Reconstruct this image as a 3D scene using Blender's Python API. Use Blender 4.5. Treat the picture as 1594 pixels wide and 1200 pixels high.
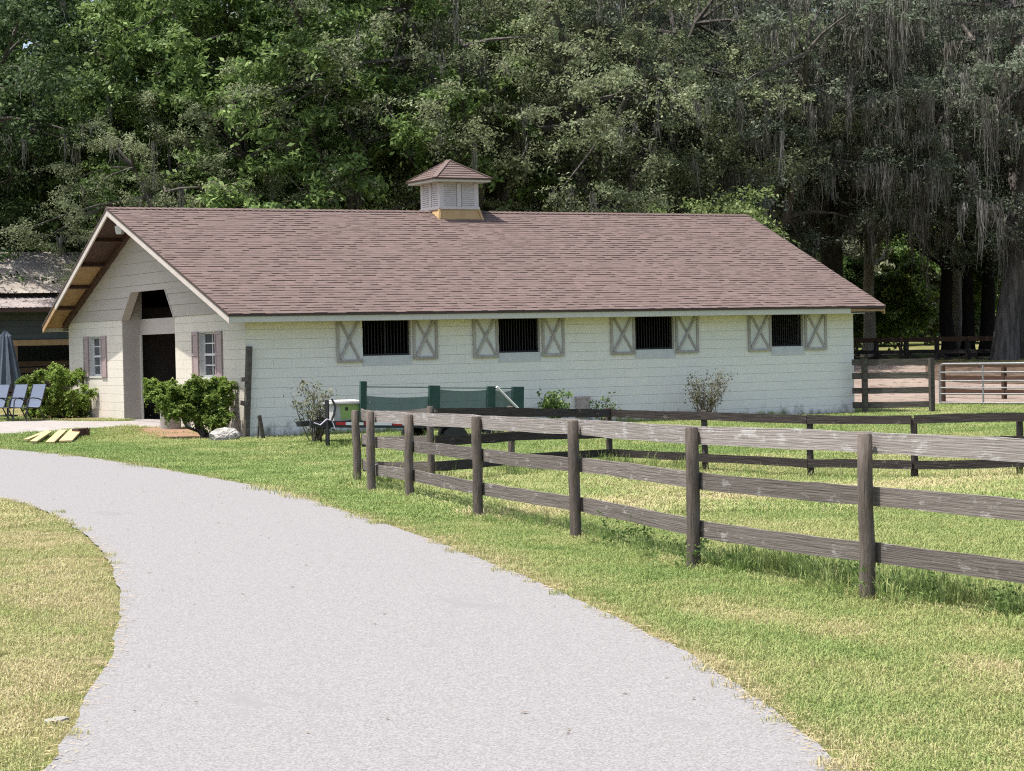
import bpy, bmesh, math, random
import numpy as np
from mathutils import Vector, Matrix

R = math.radians
SC = bpy.context.scene
COL = SC.collection
for o in list(bpy.data.objects):
    bpy.data.objects.remove(o)

# ------------------------------------------------------------------ camera
CAM = np.array((-16.1837, -42.1708, 1.8143))
YAW, PIT, ROL, FPX = 0.4884, -0.0189, -0.0209, 3368.4
_F = np.array((math.sin(YAW) * math.cos(PIT), math.cos(YAW) * math.cos(PIT), math.sin(PIT)))
_R = np.array((math.cos(YAW), -math.sin(YAW), 0.0))
_U = np.cross(_R, _F)
_R2 = _R * math.cos(ROL) + _U * math.sin(ROL)
_U2 = -_R * math.sin(ROL) + _U * math.cos(ROL)
cam_data = bpy.data.cameras.new('camera')
cam = bpy.data.objects.new('camera', cam_data)
COL.objects.link(cam)
cam.matrix_world = Matrix(((_R2[0], _U2[0], -_F[0], CAM[0]), (_R2[1], _U2[1], -_F[1], CAM[1]),
                           (_R2[2], _U2[2], -_F[2], CAM[2]), (0, 0, 0, 1)))
cam_data.sensor_fit = 'HORIZONTAL'
cam_data.sensor_width = 36.0
cam_data.lens = 36.0 * FPX / 1594.0
cam_data.clip_start = 0.1
cam_data.clip_end = 2000.0
SC.camera = cam

# ------------------------------------------------------------------ light
SUN_DIR = Vector((-1.0, 0.16, 2.95)).normalized()
world = bpy.data.worlds.new('World')
SC.world = world
world.use_nodes = True
wn = world.node_tree.nodes
sky = wn.new('ShaderNodeTexSky')
sky.sky_type = 'NISHITA'
sky.sun_disc = False
sky.sun_elevation = math.asin(SUN_DIR.z)
sky.sun_rotation = math.atan2(SUN_DIR.x, SUN_DIR.y)
sky.dust_density = 3.5
sky.ozone_density = 0.8
sky.air_density = 1.0
bg = wn['Background']
bg.inputs['Strength'].default_value = 0.13
world.node_tree.links.new(sky.outputs['Color'], bg.inputs['Color'])
sl = bpy.data.lights.new('sun', 'SUN')
sl.energy = 3.7
sl.angle = R(0.55)
sl.color = (1.0, 0.955, 0.89)
sun = bpy.data.objects.new('sun', sl)
COL.objects.link(sun)
sun.location = (-20, 0, 60)
sun.rotation_euler = SUN_DIR.to_track_quat('Z', 'Y').to_euler()
SC.view_settings.view_transform = 'Standard'
SC.view_settings.look = 'None'
SC.view_settings.exposure = 1.02
SC.view_settings.gamma = 1.0
SC.view_settings.use_curve_mapping = False
SC.render.engine = 'CYCLES'
SC.cycles.max_bounces = 6
SC.cycles.transparent_max_bounces = 4
SC.cycles.caustics_reflective = False
SC.cycles.caustics_refractive = False
SC.cycles.use_denoising = False
SC.cycles.filter_width = 1.15

# ------------------------------------------------------------------ terrain shape
def sm(t):
    t = np.clip(t, 0, 1)
    return t * t * (3 - 2 * t)

def depth(x, y):
    return (x - CAM[0]) * math.sin(YAW) + (y - CAM[1]) * math.cos(YAW)

def gz(x, y):
    x = np.asarray(x, float); y = np.asarray(y, float)
    d = depth(x, y)
    z = -.13 + .10 * sm((y + 13) / 12)
    z = z - .15 * np.exp(-((y + 16.5) / 4) ** 2) * sm((x + 1) / 3)
    z = z + .21 * sm((y - .5) / 6) * sm((8 - x) / 6)
    z = z + .95 * sm((d - 61) / 14) * sm((x - 6) / 8) + .6 * sm((d - 75) / 40)
    return z

def gzf(x, y):
    return float(gz(x, y))

def ray(u, v):
    return _F + _R2 * (u - 797) / FPX - _U2 * (v - 600) / FPX

def at(u, v, dz=0.0):                      # where the sight line meets the ground
    d = ray(u, v)
    t = np.linspace(5, 130, 6000)
    P = CAM[None] + d[None] * t[:, None]
    below = P[:, 2] < gz(P[:, 0], P[:, 1])
    i = int(np.argmax(below)) if below.any() else len(t) - 1
    q = P[i]
    return Vector((q[0], q[1], gzf(q[0], q[1]) + dz))

def spot(u, D):                            # ground point seen at column u, D metres deep
    d = ray(u, 536)
    q = CAM + d * D
    return Vector((q[0], q[1], gzf(q[0], q[1])))

# ------------------------------------------------------------------ materials
MATS = {}
def new_mat(name):
    m = bpy.data.materials.new(name)
    m.use_nodes = True
    nt = m.node_tree
    return m, nt, nt.nodes, nt.links, nt.nodes['Principled BSDF']

def mat(name, c, c2=None, rough=.8, scale=6.0, stretch=(1, 1, 1), bump=.0, bscale=None, rnd=.0, metal=0.0, contrast=(.35, .65),
        spots=None, attr=0.0, spec=.3, coords='Object'):
    """base colour mixed with c2 by stretched noise, brightness varied per object and per face, optional spots (colour, scale, threshold)"""
    m, nt, N, L, P = new_mat(name)
    tc = N.new('ShaderNodeTexCoord'); mp = N.new('ShaderNodeMapping')
    L.new(tc.outputs[coords], mp.inputs['Vector']); mp.inputs['Scale'].default_value = stretch
    nz = N.new('ShaderNodeTexNoise'); nz.inputs['Scale'].default_value = scale; nz.inputs['Detail'].default_value = 6
    nz.inputs['Roughness'].default_value = .65
    oi = N.new('ShaderNodeObjectInfo')
    off = N.new('ShaderNodeVectorMath'); off.operation = 'SCALE'; off.inputs['Scale'].default_value = 37.0
    cmb = N.new('ShaderNodeCombineXYZ')
    for k in range(3): L.new(oi.outputs['Random'], cmb.inputs[k])
    L.new(cmb.outputs[0], off.inputs[0])
    add = N.new('ShaderNodeVectorMath'); L.new(mp.outputs[0], add.inputs[0]); L.new(off.outputs[0], add.inputs[1])
    L.new(add.outputs[0], nz.inputs['Vector'])
    cr = N.new('ShaderNodeValToRGB')
    cr.color_ramp.elements[0].position, cr.color_ramp.elements[1].position = contrast
    cr.color_ramp.elements[0].color = (*c, 1); cr.color_ramp.elements[1].color = (*(c2 or c), 1)
    L.new(nz.outputs['Fac'], cr.inputs[0])
    col = cr.outputs[0]
    if spots:
        sc, ss, th = spots[:3]
        n2 = N.new('ShaderNodeTexNoise'); n2.inputs['Scale'].default_value = ss; n2.inputs['Detail'].default_value = 8
        n2.inputs['Roughness'].default_value = .7
        if len(spots) > 3:
            m2 = N.new('ShaderNodeMapping'); m2.inputs['Scale'].default_value = spots[3]; L.new(tc.outputs[coords], m2.inputs['Vector'])
            a2 = N.new('ShaderNodeVectorMath'); L.new(m2.outputs[0], a2.inputs[0]); L.new(off.outputs[0], a2.inputs[1]); L.new(a2.outputs[0], n2.inputs['Vector'])
        else:
            L.new(add.outputs[0], n2.inputs['Vector'])
        r2 = N.new('ShaderNodeValToRGB'); r2.color_ramp.elements[0].position = th; r2.color_ramp.elements[1].position = th + .08
        L.new(n2.outputs['Fac'], r2.inputs[0])
        mx = N.new('ShaderNodeMix'); mx.data_type = 'RGBA'
        L.new(r2.outputs[0], mx.inputs[0]); L.new(col, mx.inputs[6]); mx.inputs[7].default_value = (*sc, 1)
        col = mx.outputs[2]
    if rnd or attr:
        hv = N.new('ShaderNodeHueSaturation'); L.new(col, hv.inputs['Color'])
        val = N.new('ShaderNodeMath'); val.operation = 'MULTIPLY_ADD'
        L.new(oi.outputs['Random'], val.inputs[0]); val.inputs[1].default_value = 2 * rnd; val.inputs[2].default_value = 1 - rnd
        out = val.outputs[0]
        if attr:
            at_ = N.new('ShaderNodeAttribute'); at_.attribute_name = 'rnd'
            v2 = N.new('ShaderNodeMath'); v2.operation = 'MULTIPLY_ADD'
            L.new(at_.outputs['Fac'], v2.inputs[0]); v2.inputs[1].default_value = 2 * attr; v2.inputs[2].default_value = 1 - attr
            ml = N.new('ShaderNodeMath'); ml.operation = 'MULTIPLY'
            L.new(out, ml.inputs[0]); L.new(v2.outputs[0], ml.inputs[1]); out = ml.outputs[0]
        L.new(out, hv.inputs['Value']); col = hv.outputs[0]
    L.new(col, P.inputs['Base Color'])
    P.inputs['Roughness'].default_value = rough
    P.inputs['Metallic'].default_value = metal
    P.inputs['Specular IOR Level'].default_value = spec
    if bump:
        nb = N.new('ShaderNodeTexNoise'); nb.inputs['Scale'].default_value = bscale or scale * 3; nb.inputs['Detail'].default_value = 5
        L.new(add.outputs[0], nb.inputs['Vector'])
        bp = N.new('ShaderNodeBump'); bp.inputs['Strength'].default_value = bump; bp.inputs['Distance'].default_value = .02
        L.new(nb.outputs['Fac'], bp.inputs['Height']); L.new(bp.outputs[0], P.inputs['Normal'])
    MATS[name] = m
    return m

def leaf_mat(name, ca, cb, cc, translucency=.3, rough=.55, spec=.16):
    """three leaf colours picked by a per-leaf number, with world-scale drift, part of the light passing through"""
    m, nt, N, L, P = new_mat(name)
    a = N.new('ShaderNodeAttribute'); a.attribute_name = 'rnd'
    cr = N.new('ShaderNodeValToRGB')
    e = cr.color_ramp.elements
    e[0].color = (*ca, 1); e[1].color = (*cc, 1)
    k = e.new(.55); k.color = (*cb, 1)
    L.new(a.outputs['Fac'], cr.inputs[0])
    g = N.new('ShaderNodeNewGeometry'); nz = N.new('ShaderNodeTexNoise'); nz.inputs['Scale'].default_value = .45
    L.new(g.outputs['Position'], nz.inputs['Vector'])
    mr = N.new('ShaderNodeMapRange'); mr.inputs[1].default_value = .3; mr.inputs[2].default_value = .7
    mr.inputs[3].default_value = .72; mr.inputs[4].default_value = 1.3
    L.new(nz.outputs['Fac'], mr.inputs[0])
    hv = N.new('ShaderNodeHueSaturation'); L.new(cr.outputs[0], hv.inputs['Color']); L.new(mr.outputs[0], hv.inputs['Value'])
    L.new(hv.outputs[0], P.inputs['Base Color'])
    P.inputs['Roughness'].default_value = rough; P.inputs['Specular IOR Level'].default_value = spec
    tr = N.new('ShaderNodeBsdfTranslucent'); L.new(hv.outputs[0], tr.inputs['Color'])
    mx = N.new('ShaderNodeMixShader'); mx.inputs[0].default_value = translucency
    L.new(P.outputs[0], mx.inputs[1]); L.new(tr.outputs[0], mx.inputs[2])
    L.new(mx.outputs[0], N['Material Output'].inputs['Surface'])
    MATS[name] = m
    return m

# ------------------------------------------------------------------ mesh helpers
class MB:
    """collects boxes, bars, tubes and prisms; build() links them as ONE mesh object"""
    def __init__(s): s.v = []; s.f = []; s.r = []
    def add(s, vs, fs, r=None):
        n = len(s.v); s.v += [tuple(q) for q in vs]; s.f += [tuple(i + n for i in f) for f in fs]
        s.r += [random.random() if r is None else r] * len(fs); return s
    def box(s, a, b, M=None):
        x0, y0, z0 = a; x1, y1, z1 = b
        vs = [Vector(q) for q in ((x0, y0, z0), (x1, y0, z0), (x1, y1, z0), (x0, y1, z0), (x0, y0, z1), (x1, y0, z1), (x1, y1, z1), (x0, y1, z1))]
        if M is not None: vs = [M @ q for q in vs]
        return s.add(vs, [(0, 3, 2, 1), (4, 5, 6, 7), (0, 1, 5, 4), (1, 2, 6, 5), (2, 3, 7, 6), (3, 0, 4, 7)])
    def beam(s, p, q, w, h, up=(0, 0, 1)):
        """a bar from p to q, w across and h along 'up'"""
        p, q = Vector(p), Vector(q); X = (q - p); l = X.length; X = X / l
        Y = Vector(up).cross(X).normalized(); Z = X.cross(Y)
        M = Matrix((( X.x, Y.x, Z.x, p.x), (X.y, Y.y, Z.y, p.y), (X.z, Y.z, Z.z, p.z), (0, 0, 0, 1)))
        return s.box((0, -w / 2, -h / 2), (l, w / 2, h / 2), M)
    def tube(s, pts, rad, n=8, caps=True):
        pts = [Vector(p) for p in pts]
        if not hasattr(rad, '__len__'): rad = [rad] * len(pts)
        vs = []; fs = []
        ref = Vector((0, 0, 1))
        for i, p in enumerate(pts):
            t = (pts[min(i + 1, len(pts) - 1)] - pts[max(i - 1, 0)]).normalized()
            r_ = ref if abs(t.dot(ref)) < .95 else Vector((1, 0, 0))
            a = t.cross(r_).normalized(); b = t.cross(a)
            if i and (a.dot(pa) < 0): a = -a; b = -b
            pa = a
            for k in range(n):
                w = 2 * math.pi * k / n
                vs.append(p + (a * math.cos(w) + b * math.sin(w)) * rad[i])
        for i in range(len(pts) - 1):
            for k in range(n):
                fs.append((i * n + k, i * n + (k + 1) % n, (i + 1) * n + (k + 1) % n, (i + 1) * n + k))
        if caps:
            fs.append(tuple(range(n - 1, -1, -1))); fs.append(tuple(range((len(pts) - 1) * n, len(pts) * n)))
        return s.add(vs, fs)
    def prism(s, poly, d):
        """closed polygon extruded by the vector d"""
        n = len(poly); d = Vector(d)
        vs = [Vector(p) for p in poly] + [Vector(p) + d for p in poly]
        fs = [tuple(range(n - 1, -1, -1)), tuple(range(n, 2 * n))]
        fs += [(k, (k + 1) % n, n + (k + 1) % n, n + k) for k in range(n)]
        return s.add(vs, fs)
    def mesh(s, name, m, smooth=False):
        me = bpy.data.meshes.new(name)
        me.from_pydata(s.v, [], s.f)
        a = me.attributes.new('rnd', 'FLOAT', 'FACE'); a.data.foreach_set('value', np.array(s.r, dtype=np.float32))
        bm = bmesh.new(); bm.from_mesh(me); bmesh.ops.recalc_face_normals(bm, faces=bm.faces); bm.to_mesh(me); bm.free()
        me.materials.append(m)
        if smooth:
            me.polygons.foreach_set('use_smooth', [True] * len(me.polygons))
            me.set_sharp_from_angle(angle=R(50))
        return me
    def build(s, name, m, parent=None, smooth=False, loc=None):
        """vertices are in world space (or local to 'loc'); the object keeps its place under an unrotated parent"""
        return link(name, s.mesh(name, m, smooth), parent, loc)

WORLD = {}
def link(name, me, parent=None, loc=None, rot=None):
    o = bpy.data.objects.new(name, me); COL.objects.link(o)
    if parent is not None:
        o.parent = parent
        o.matrix_parent_inverse = WORLD[parent.name].inverted()
    M = Matrix.Translation(Vector(loc) if loc is not None else Vector((0, 0, 0)))
    if rot is not None: M = M @ (rot if isinstance(rot, Matrix) else Matrix.Rotation(rot, 4, 'Z'))
    o.matrix_basis = M
    WORLD[o.name] = M
    return o

def thing(name, label, cat, loc=(0, 0, 0), group=None):
    o = bpy.data.objects.new(name, None); COL.objects.link(o)
    o.empty_display_size = .3
    o.location = loc
    WORLD[o.name] = Matrix.Translation(Vector(loc))
    return tag(o, label, cat, group)

def tag(o, label=None, cat=None, group=None, kind=None):
    if label: o['label'] = label
    if cat: o['category'] = cat
    if group: o['group'] = group
    if kind: o['kind'] = kind
    return o

def arrays_mesh(name, V, quads, m, rnd=None, smooth=False):
    """fast mesh from numpy: V (n,3), quads (k,4)"""
    me = bpy.data.meshes.new(name)
    k, w = quads.shape
    me.vertices.add(len(V)); me.vertices.foreach_set('co', np.ascontiguousarray(V, dtype=np.float32).ravel())
    me.loops.add(k * w); me.loops.foreach_set('vertex_index', np.ascontiguousarray(quads, dtype=np.int32).ravel())
    me.polygons.add(k); me.polygons.foreach_set('loop_start', np.arange(0, k * w, w, dtype=np.int32))
    if smooth: me.polygons.foreach_set('use_smooth', np.ones(k, dtype=bool))
    me.update(calc_edges=True)
    a = me.attributes.new('rnd', 'FLOAT', 'FACE')
    a.data.foreach_set('value', np.ascontiguousarray(rnd if rnd is not None else np.random.rand(k), dtype=np.float32))
    me.materials.append(m)
    return me

def sheet(name, left, right, m, dz, nc=8, parent=None):
    """a surface between two polylines of (x, y), laid on the terrain"""
    V = []; n = len(left)
    for a, b in zip(left, right):
        for k in range(nc + 1):
            t = k / nc; x = a[0] * (1 - t) + b[0] * t; y = a[1] * (1 - t) + b[1] * t
            V.append((x, y, gzf(x, y) + dz))
    Q = [(i * (nc + 1) + k, i * (nc + 1) + k + 1, (i + 1) * (nc + 1) + k + 1, (i + 1) * (nc + 1) + k) for i in range(n - 1) for k in range(nc)]
    me = bpy.data.meshes.new(name); me.from_pydata(V, [], Q)
    bm = bmesh.new(); bm.from_mesh(me); bmesh.ops.recalc_face_normals(bm, faces=bm.faces)
    if sum(f.normal.z for f in bm.faces) < 0: bmesh.ops.reverse_faces(bm, faces=bm.faces)
    bm.to_mesh(me); bm.free()
    me.materials.append(m)
    return link(name, me, parent)

def resample(pts, step):
    pts = [np.array(p[:2], float) for p in pts]
    # Catmull-Rom through the points
    P = [2 * pts[0] - pts[1]] + pts + [2 * pts[-1] - pts[-2]]
    out = []
    for i in range(1, len(P) - 2):
        a, b, c, d = P[i - 1:i + 3]; n = max(2, int(np.linalg.norm(c - b) / step))
        for k in range(n):
            t = k / n
            out.append(.5 * (2 * b + (c - a) * t + (2 * a - 5 * b + 4 * c - d) * t * t + (3 * b - a - 3 * c + d) * t ** 3))
    out.append(pts[-1]); return out

#==MATERIALS==
mat('asphalt', (.158, .153, .150), (.262, .255, .25), rough=.95, scale=85, bump=.1, bscale=70, contrast=(.41, .59), spots=((.195, .189, .186), 1.6, .60, (1, .35, 1)), spec=.1)
mat('concrete', (.25, .23, .215), (.31, .29, .275), rough=.9, scale=3, bump=.2, bscale=60, spec=.15)
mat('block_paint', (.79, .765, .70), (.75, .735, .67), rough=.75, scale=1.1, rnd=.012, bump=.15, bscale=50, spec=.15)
mat('shaded_gable_paint', (.60, .56, .48), (.56, .525, .455), rough=.75, scale=1.5, rnd=.012, bump=.15, bscale=50, spec=.15)  # block paint darkened to put the gable's shade into the colour
mat('mortar', (.64, .62, .56), (.57, .56, .51), rough=.85, scale=5)
mat('siding_paint', (.41, .37, .325), (.375, .335, .30), rough=.8, scale=3, stretch=(1, .3, 3), rnd=.03)
mat('trim_paint', (.55, .54, .46), (.50, .49, .43), rough=.6, scale=5)
mat('rake_paint', (.52, .47, .43), (.46, .41, .37), rough=.6, scale=4)
mat('drip_edge', (.07, .045, .04), (.05, .035, .03), rough=.5)
mat('shingle', (.140, .102, .092), (.12, .09, .081), rough=.95, scale=.5, attr=.10, bump=.3, bscale=60, spec=.1, contrast=(.25, .75))
mat('brown_wood', (.075, .038, .028), (.05, .027, .02), rough=.6, scale=4)
mat('plywood', (.38, .25, .13), (.29, .185, .095), rough=.8, scale=5, stretch=(1, .3, 1), spots=((.15, .09, .045), 9, .66), rnd=.08)
mat('plywood_pale', (.46, .31, .15), (.39, .255, .12), rough=.8, scale=6, stretch=(1, 1, .4), spots=((.26, .165, .075), 10, .66))
mat('cupola_paint', (.56, .52, .49), (.49, .45, .42), rough=.7, scale=9, spots=((.36, .28, .22), 7, .70))
mat('shutter_panel', (.66, .66, .62), (.60, .605, .57), rough=.7, scale=5, rnd=.03, spots=((.42, .43, .40), 5, .68))
mat('weathered_batten', (.32, .295, .265), (.42, .39, .36), rough=.9, scale=20, stretch=(1, 1, .3), rnd=.12)
mat('mauve_shutter', (.29, .225, .22), (.33, .26, .255), rough=.6, scale=6)
mat('window_white', (.58, .585, .585), (.52, .53, .53), rough=.5)
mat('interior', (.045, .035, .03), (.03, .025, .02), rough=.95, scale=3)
mat('bar_metal', (.025, .025, .025), (.045, .042, .04), rough=.6, metal=.3)
mat('lamp_white', (.58, .58, .57), rough=.35)
mat('lamp_steel', (.55, .55, .57), rough=.3, metal=.8)
mat('fence_wood', (.112, .097, .087), (.19, .168, .15), rough=.95, scale=4, stretch=(.5, 18, 18), bump=.4, bscale=5, rnd=.2, spots=((.29, .27, .255), 3.2, .58, (1.2, 3, 3)), spec=.1)
mat('fence_pale', (.215, .192, .175), (.30, .273, .254), rough=.95, scale=4, stretch=(.5, 18, 18), bump=.4, bscale=5, rnd=.12, spots=((.38, .36, .345), 3.2, .55, (1.2, 3, 3)), spec=.1)
mat('fence_dark', (.032, .027, .025), (.07, .06, .055), rough=.95, scale=4, stretch=(.7, 14, 14), bump=.5, bscale=5, rnd=.15, spots=((.15, .135, .12), 3, .60, (1.2, 3, 3)), spec=.1)
mat('post_wood', (.09, .073, .062), (.165, .14, .12), rough=.95, scale=9, stretch=(3, 3, .35), bump=.6, bscale=22, rnd=.15, spots=((.23, .205, .18), 8, .64), spec=.1)
mat('post_dark', (.045, .038, .034), (.09, .078, .068), rough=.95, scale=9, stretch=(3, 3, .35), bump=.5, bscale=22, rnd=.1, spec=.1)
mat('green_wood', (.06, .055, .045), (.115, .105, .088), rough=.95, scale=5, stretch=(.4, 4, 4), bump=.5, bscale=14, rnd=.12, spec=.1)
mat('brown_rail', (.06, .036, .025), (.09, .056, .04), rough=.9, scale=5, stretch=(.4, 4, 4), rnd=.15, spec=.1)
mat('galvanised', (.38, .385, .40), (.30, .305, .32), rough=.4, scale=12, metal=.6)
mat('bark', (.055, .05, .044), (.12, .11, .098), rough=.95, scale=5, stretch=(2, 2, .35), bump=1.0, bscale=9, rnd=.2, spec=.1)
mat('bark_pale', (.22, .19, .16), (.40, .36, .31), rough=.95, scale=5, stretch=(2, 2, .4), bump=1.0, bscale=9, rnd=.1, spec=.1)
mat('twig', (.12, .095, .07), (.2, .165, .13), rough=.95, scale=10)
mat('black_steel', (.015, .015, .017), (.03, .03, .03), rough=.5, spec=.4)
mat('green_post', (.018, .05, .04), (.03, .07, .058), rough=.7, scale=9)
mat('tape_red', (.45, .03, .03), rough=.4)
mat('tape_white', (.72, .72, .74), rough=.4)
mat('lime', (.30, .40, .13), (.25, .35, .11), rough=.6, spots=((.5, .5, .46), 9, .64))
mat('lid_white', (.50, .49, .46), (.40, .39, .36), rough=.6, scale=8)
mat('cable', (.03, .03, .04), rough=.5)
mat('cord_pale', (.5, .45, .55), rough=.6)
mat('pvc', (.6, .6, .58), rough=.4)
mat('sling', (.10, .125, .18), (.14, .165, .22), rough=.6, scale=40)
mat('umbrella_cloth', (.05, .065, .085), (.085, .105, .13), rough=.85, scale=5, stretch=(3, 3, .6))
mat('limestone', (.40, .385, .355), (.28, .265, .24), rough=.95, scale=9, bump=1.0, bscale=14, spots=((.05, .045, .04), 11, .57))
mat('pale_stone', (.32, .30, .27), (.24, .225, .20), rough=.95, scale=9, bump=.6, bscale=20)
mat('fresh_board', (.40, .32, .155), (.46, .38, .20), rough=.8, scale=7, stretch=(4, .4, 1))
mat('red_brown', (.06, .03, .027), (.08, .042, .036), rough=.8, scale=9)
mat('mulch', (.16, .095, .062), (.30, .20, .13), rough=.95, scale=16, bump=.8, bscale=40, spec=.1)
mat('sand', (.19, .15, .125), (.26, .21, .175), rough=.95, scale=.7, bump=.5, bscale=30, spots=((.115, .088, .072), 2.5, .54), spec=.1)
mat('shed_wall', (.05, .058, .066), (.065, .075, .085), rough=.7, scale=3, stretch=(.4, 1, 3))
mat('shed_roof', (.24, .21, .185), (.34, .31, .27), rough=.7, scale=1.2)
mat('shed_roof_low', (.27, .23, .215), (.32, .275, .26), rough=.65, scale=1.5)
mat('terrace_plank', (.18, .12, .08), (.11, .075, .05), rough=.9, scale=5, stretch=(.4, 4, 4), rnd=.3)
mat('straw', (.42, .34, .19), (.33, .25, .13), rough=.9, scale=3, attr=.25)
mat('dead_leaf', (.12, .08, .05), (.2, .15, .10), rough=.9, scale=3, attr=.3)
mat('crate', (.46, .38, .34), (.38, .31, .27), rough=.8, scale=8)
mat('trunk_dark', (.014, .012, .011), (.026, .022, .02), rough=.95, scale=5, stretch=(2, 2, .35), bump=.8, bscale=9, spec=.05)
mat('bark_old', (.045, .04, .037), (.15, .135, .122), rough=.95, scale=4, stretch=(2.2, 2.2, .3), bump=1.0, bscale=8, spec=.1)
mat('dirt', (.05, .036, .028), (.13, .095, .07), rough=1, scale=3.5, bump=1.0, bscale=9, spec=.05)
mat('moss', (.115, .11, .095), (.20, .192, .17), rough=.95, scale=2, attr=.35, spec=.05)
leaf_mat('leaf_bright', (.05, .095, .026), (.135, .21, .06), (.25, .33, .12), .38)
leaf_mat('leaf_bush', (.075, .115, .035), (.145, .195, .062), (.23, .275, .115), .38)
leaf_mat('leaf_olive', (.105, .138, .07), (.19, .225, .12), (.31, .33, .20), .38)
leaf_mat('leaf_dark', (.062, .085, .052), (.12, .15, .10), (.225, .25, .185), .36)
leaf_mat('leaf_deep', (.022, .043, .016), (.05, .086, .03), (.12, .165, .068), .30)
leaf_mat('leaf_shrub', (.09, .15, .026), (.19, .28, .05), (.30, .37, .11), .4)
leaf_mat('leaf_dusty', (.10, .12, .065), (.17, .18, .11), (.25, .25, .17), .35)
leaf_mat('leaf_weed', (.06, .11, .03), (.12, .19, .05), (.19, .26, .09), .4)

# splash dirt at the wall's foot, streaks and blotches of its own shape
m = MATS['block_paint']; nt = m.node_tree; N, L = nt.nodes, nt.links; P = N['Principled BSDF']
src = P.inputs['Base Color'].links[0].from_socket
g = N.new('ShaderNodeNewGeometry'); sx = N.new('ShaderNodeSeparateXYZ'); L.new(g.outputs['Position'], sx.inputs[0])
mr = N.new('ShaderNodeMapRange'); mr.inputs[1].default_value = .55; mr.inputs[2].default_value = -.02; mr.inputs[3].default_value = -.28; mr.inputs[4].default_value = .2
L.new(sx.outputs['Z'], mr.inputs[0])
mp = N.new('ShaderNodeMapping'); mp.inputs['Scale'].default_value = (1.6, 1.6, .9); L.new(g.outputs['Position'], mp.inputs[0])
nz = N.new('ShaderNodeTexNoise'); nz.inputs['Scale'].default_value = 2.2; nz.inputs['Detail'].default_value = 8; nz.inputs['Roughness'].default_value = .7; L.new(mp.outputs[0], nz.inputs['Vector'])
ad = N.new('ShaderNodeMath'); ad.operation = 'ADD'; L.new(nz.outputs['Fac'], ad.inputs[0]); L.new(mr.outputs[0], ad.inputs[1])
rp = N.new('ShaderNodeValToRGB'); rp.color_ramp.elements[0].position = .52; rp.color_ramp.elements[1].position = .72; rp.color_ramp.elements[1].color = (.85, .85, .85, 1); L.new(ad.outputs[0], rp.inputs[0])
mx = N.new('ShaderNodeMix'); mx.data_type = 'RGBA'; L.new(rp.outputs[0], mx.inputs[0]); L.new(src, mx.inputs[6]); mx.inputs[7].default_value = (.19, .18, .15, 1); L.new(mx.outputs[2], P.inputs['Base Color'])
# glass
m, nt, N, L, P = new_mat('pane'); P.inputs['Base Color'].default_value = (.03, .035, .04, 1); P.inputs['Roughness'].default_value = .08
P.inputs['Specular IOR Level'].default_value = .6; MATS['pane'] = m
# green shade netting: fine open weave
m, nt, N, L, P = new_mat('green_mesh'); P.inputs['Base Color'].default_value = (.045, .098, .082, 1); P.inputs['Roughness'].default_value = .8
tr = N.new('ShaderNodeBsdfTransparent'); mx = N.new('ShaderNodeMixShader'); mx.inputs[0].default_value = .13
L.new(P.outputs[0], mx.inputs[1]); L.new(tr.outputs[0], mx.inputs[2]); L.new(mx.outputs[0], N['Material Output'].inputs['Surface']); MATS['green_mesh'] = m

# ground: soil and thatch between the blades, greener or drier in patches
m, nt, N, L, P = new_mat('lawn_soil')
g = N.new('ShaderNodeNewGeometry'); n1 = N.new('ShaderNodeTexNoise'); n1.inputs['Scale'].default_value = .35; n1.inputs['Detail'].default_value = 5
n2 = N.new('ShaderNodeTexNoise'); n2.inputs['Scale'].default_value = 14; n2.inputs['Detail'].default_value = 6
L.new(g.outputs['Position'], n1.inputs['Vector']); L.new(g.outputs['Position'], n2.inputs['Vector'])
c1 = N.new('ShaderNodeValToRGB'); c1.color_ramp.elements[0].position = .4; c1.color_ramp.elements[1].position = .62
c1.color_ramp.elements[0].color = (.12, .15, .045, 1); c1.color_ramp.elements[1].color = (.24, .20, .10, 1)
c2 = N.new('ShaderNodeValToRGB'); c2.color_ramp.elements[0].position = .35; c2.color_ramp.elements[1].position = .7
c2.color_ramp.elements[0].color = (.5, .5, .5, 1); c2.color_ramp.elements[1].color = (1.25, 1.25, 1.2, 1)
L.new(n1.outputs['Fac'], c1.inputs[0]); L.new(n2.outputs['Fac'], c2.inputs[0])
mx = N.new('ShaderNodeMix'); mx.data_type = 'RGBA'; mx.blend_type = 'MULTIPLY'; mx.inputs[0].default_value = 1
L.new(c1.outputs[0], mx.inputs[6]); L.new(c2.outputs[0], mx.inputs[7]); L.new(mx.outputs[2], P.inputs['Base Color']); P.inputs['Roughness'].default_value = 1
P.inputs['Specular IOR Level'].default_value = .05
MATS['lawn_soil'] = m

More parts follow.
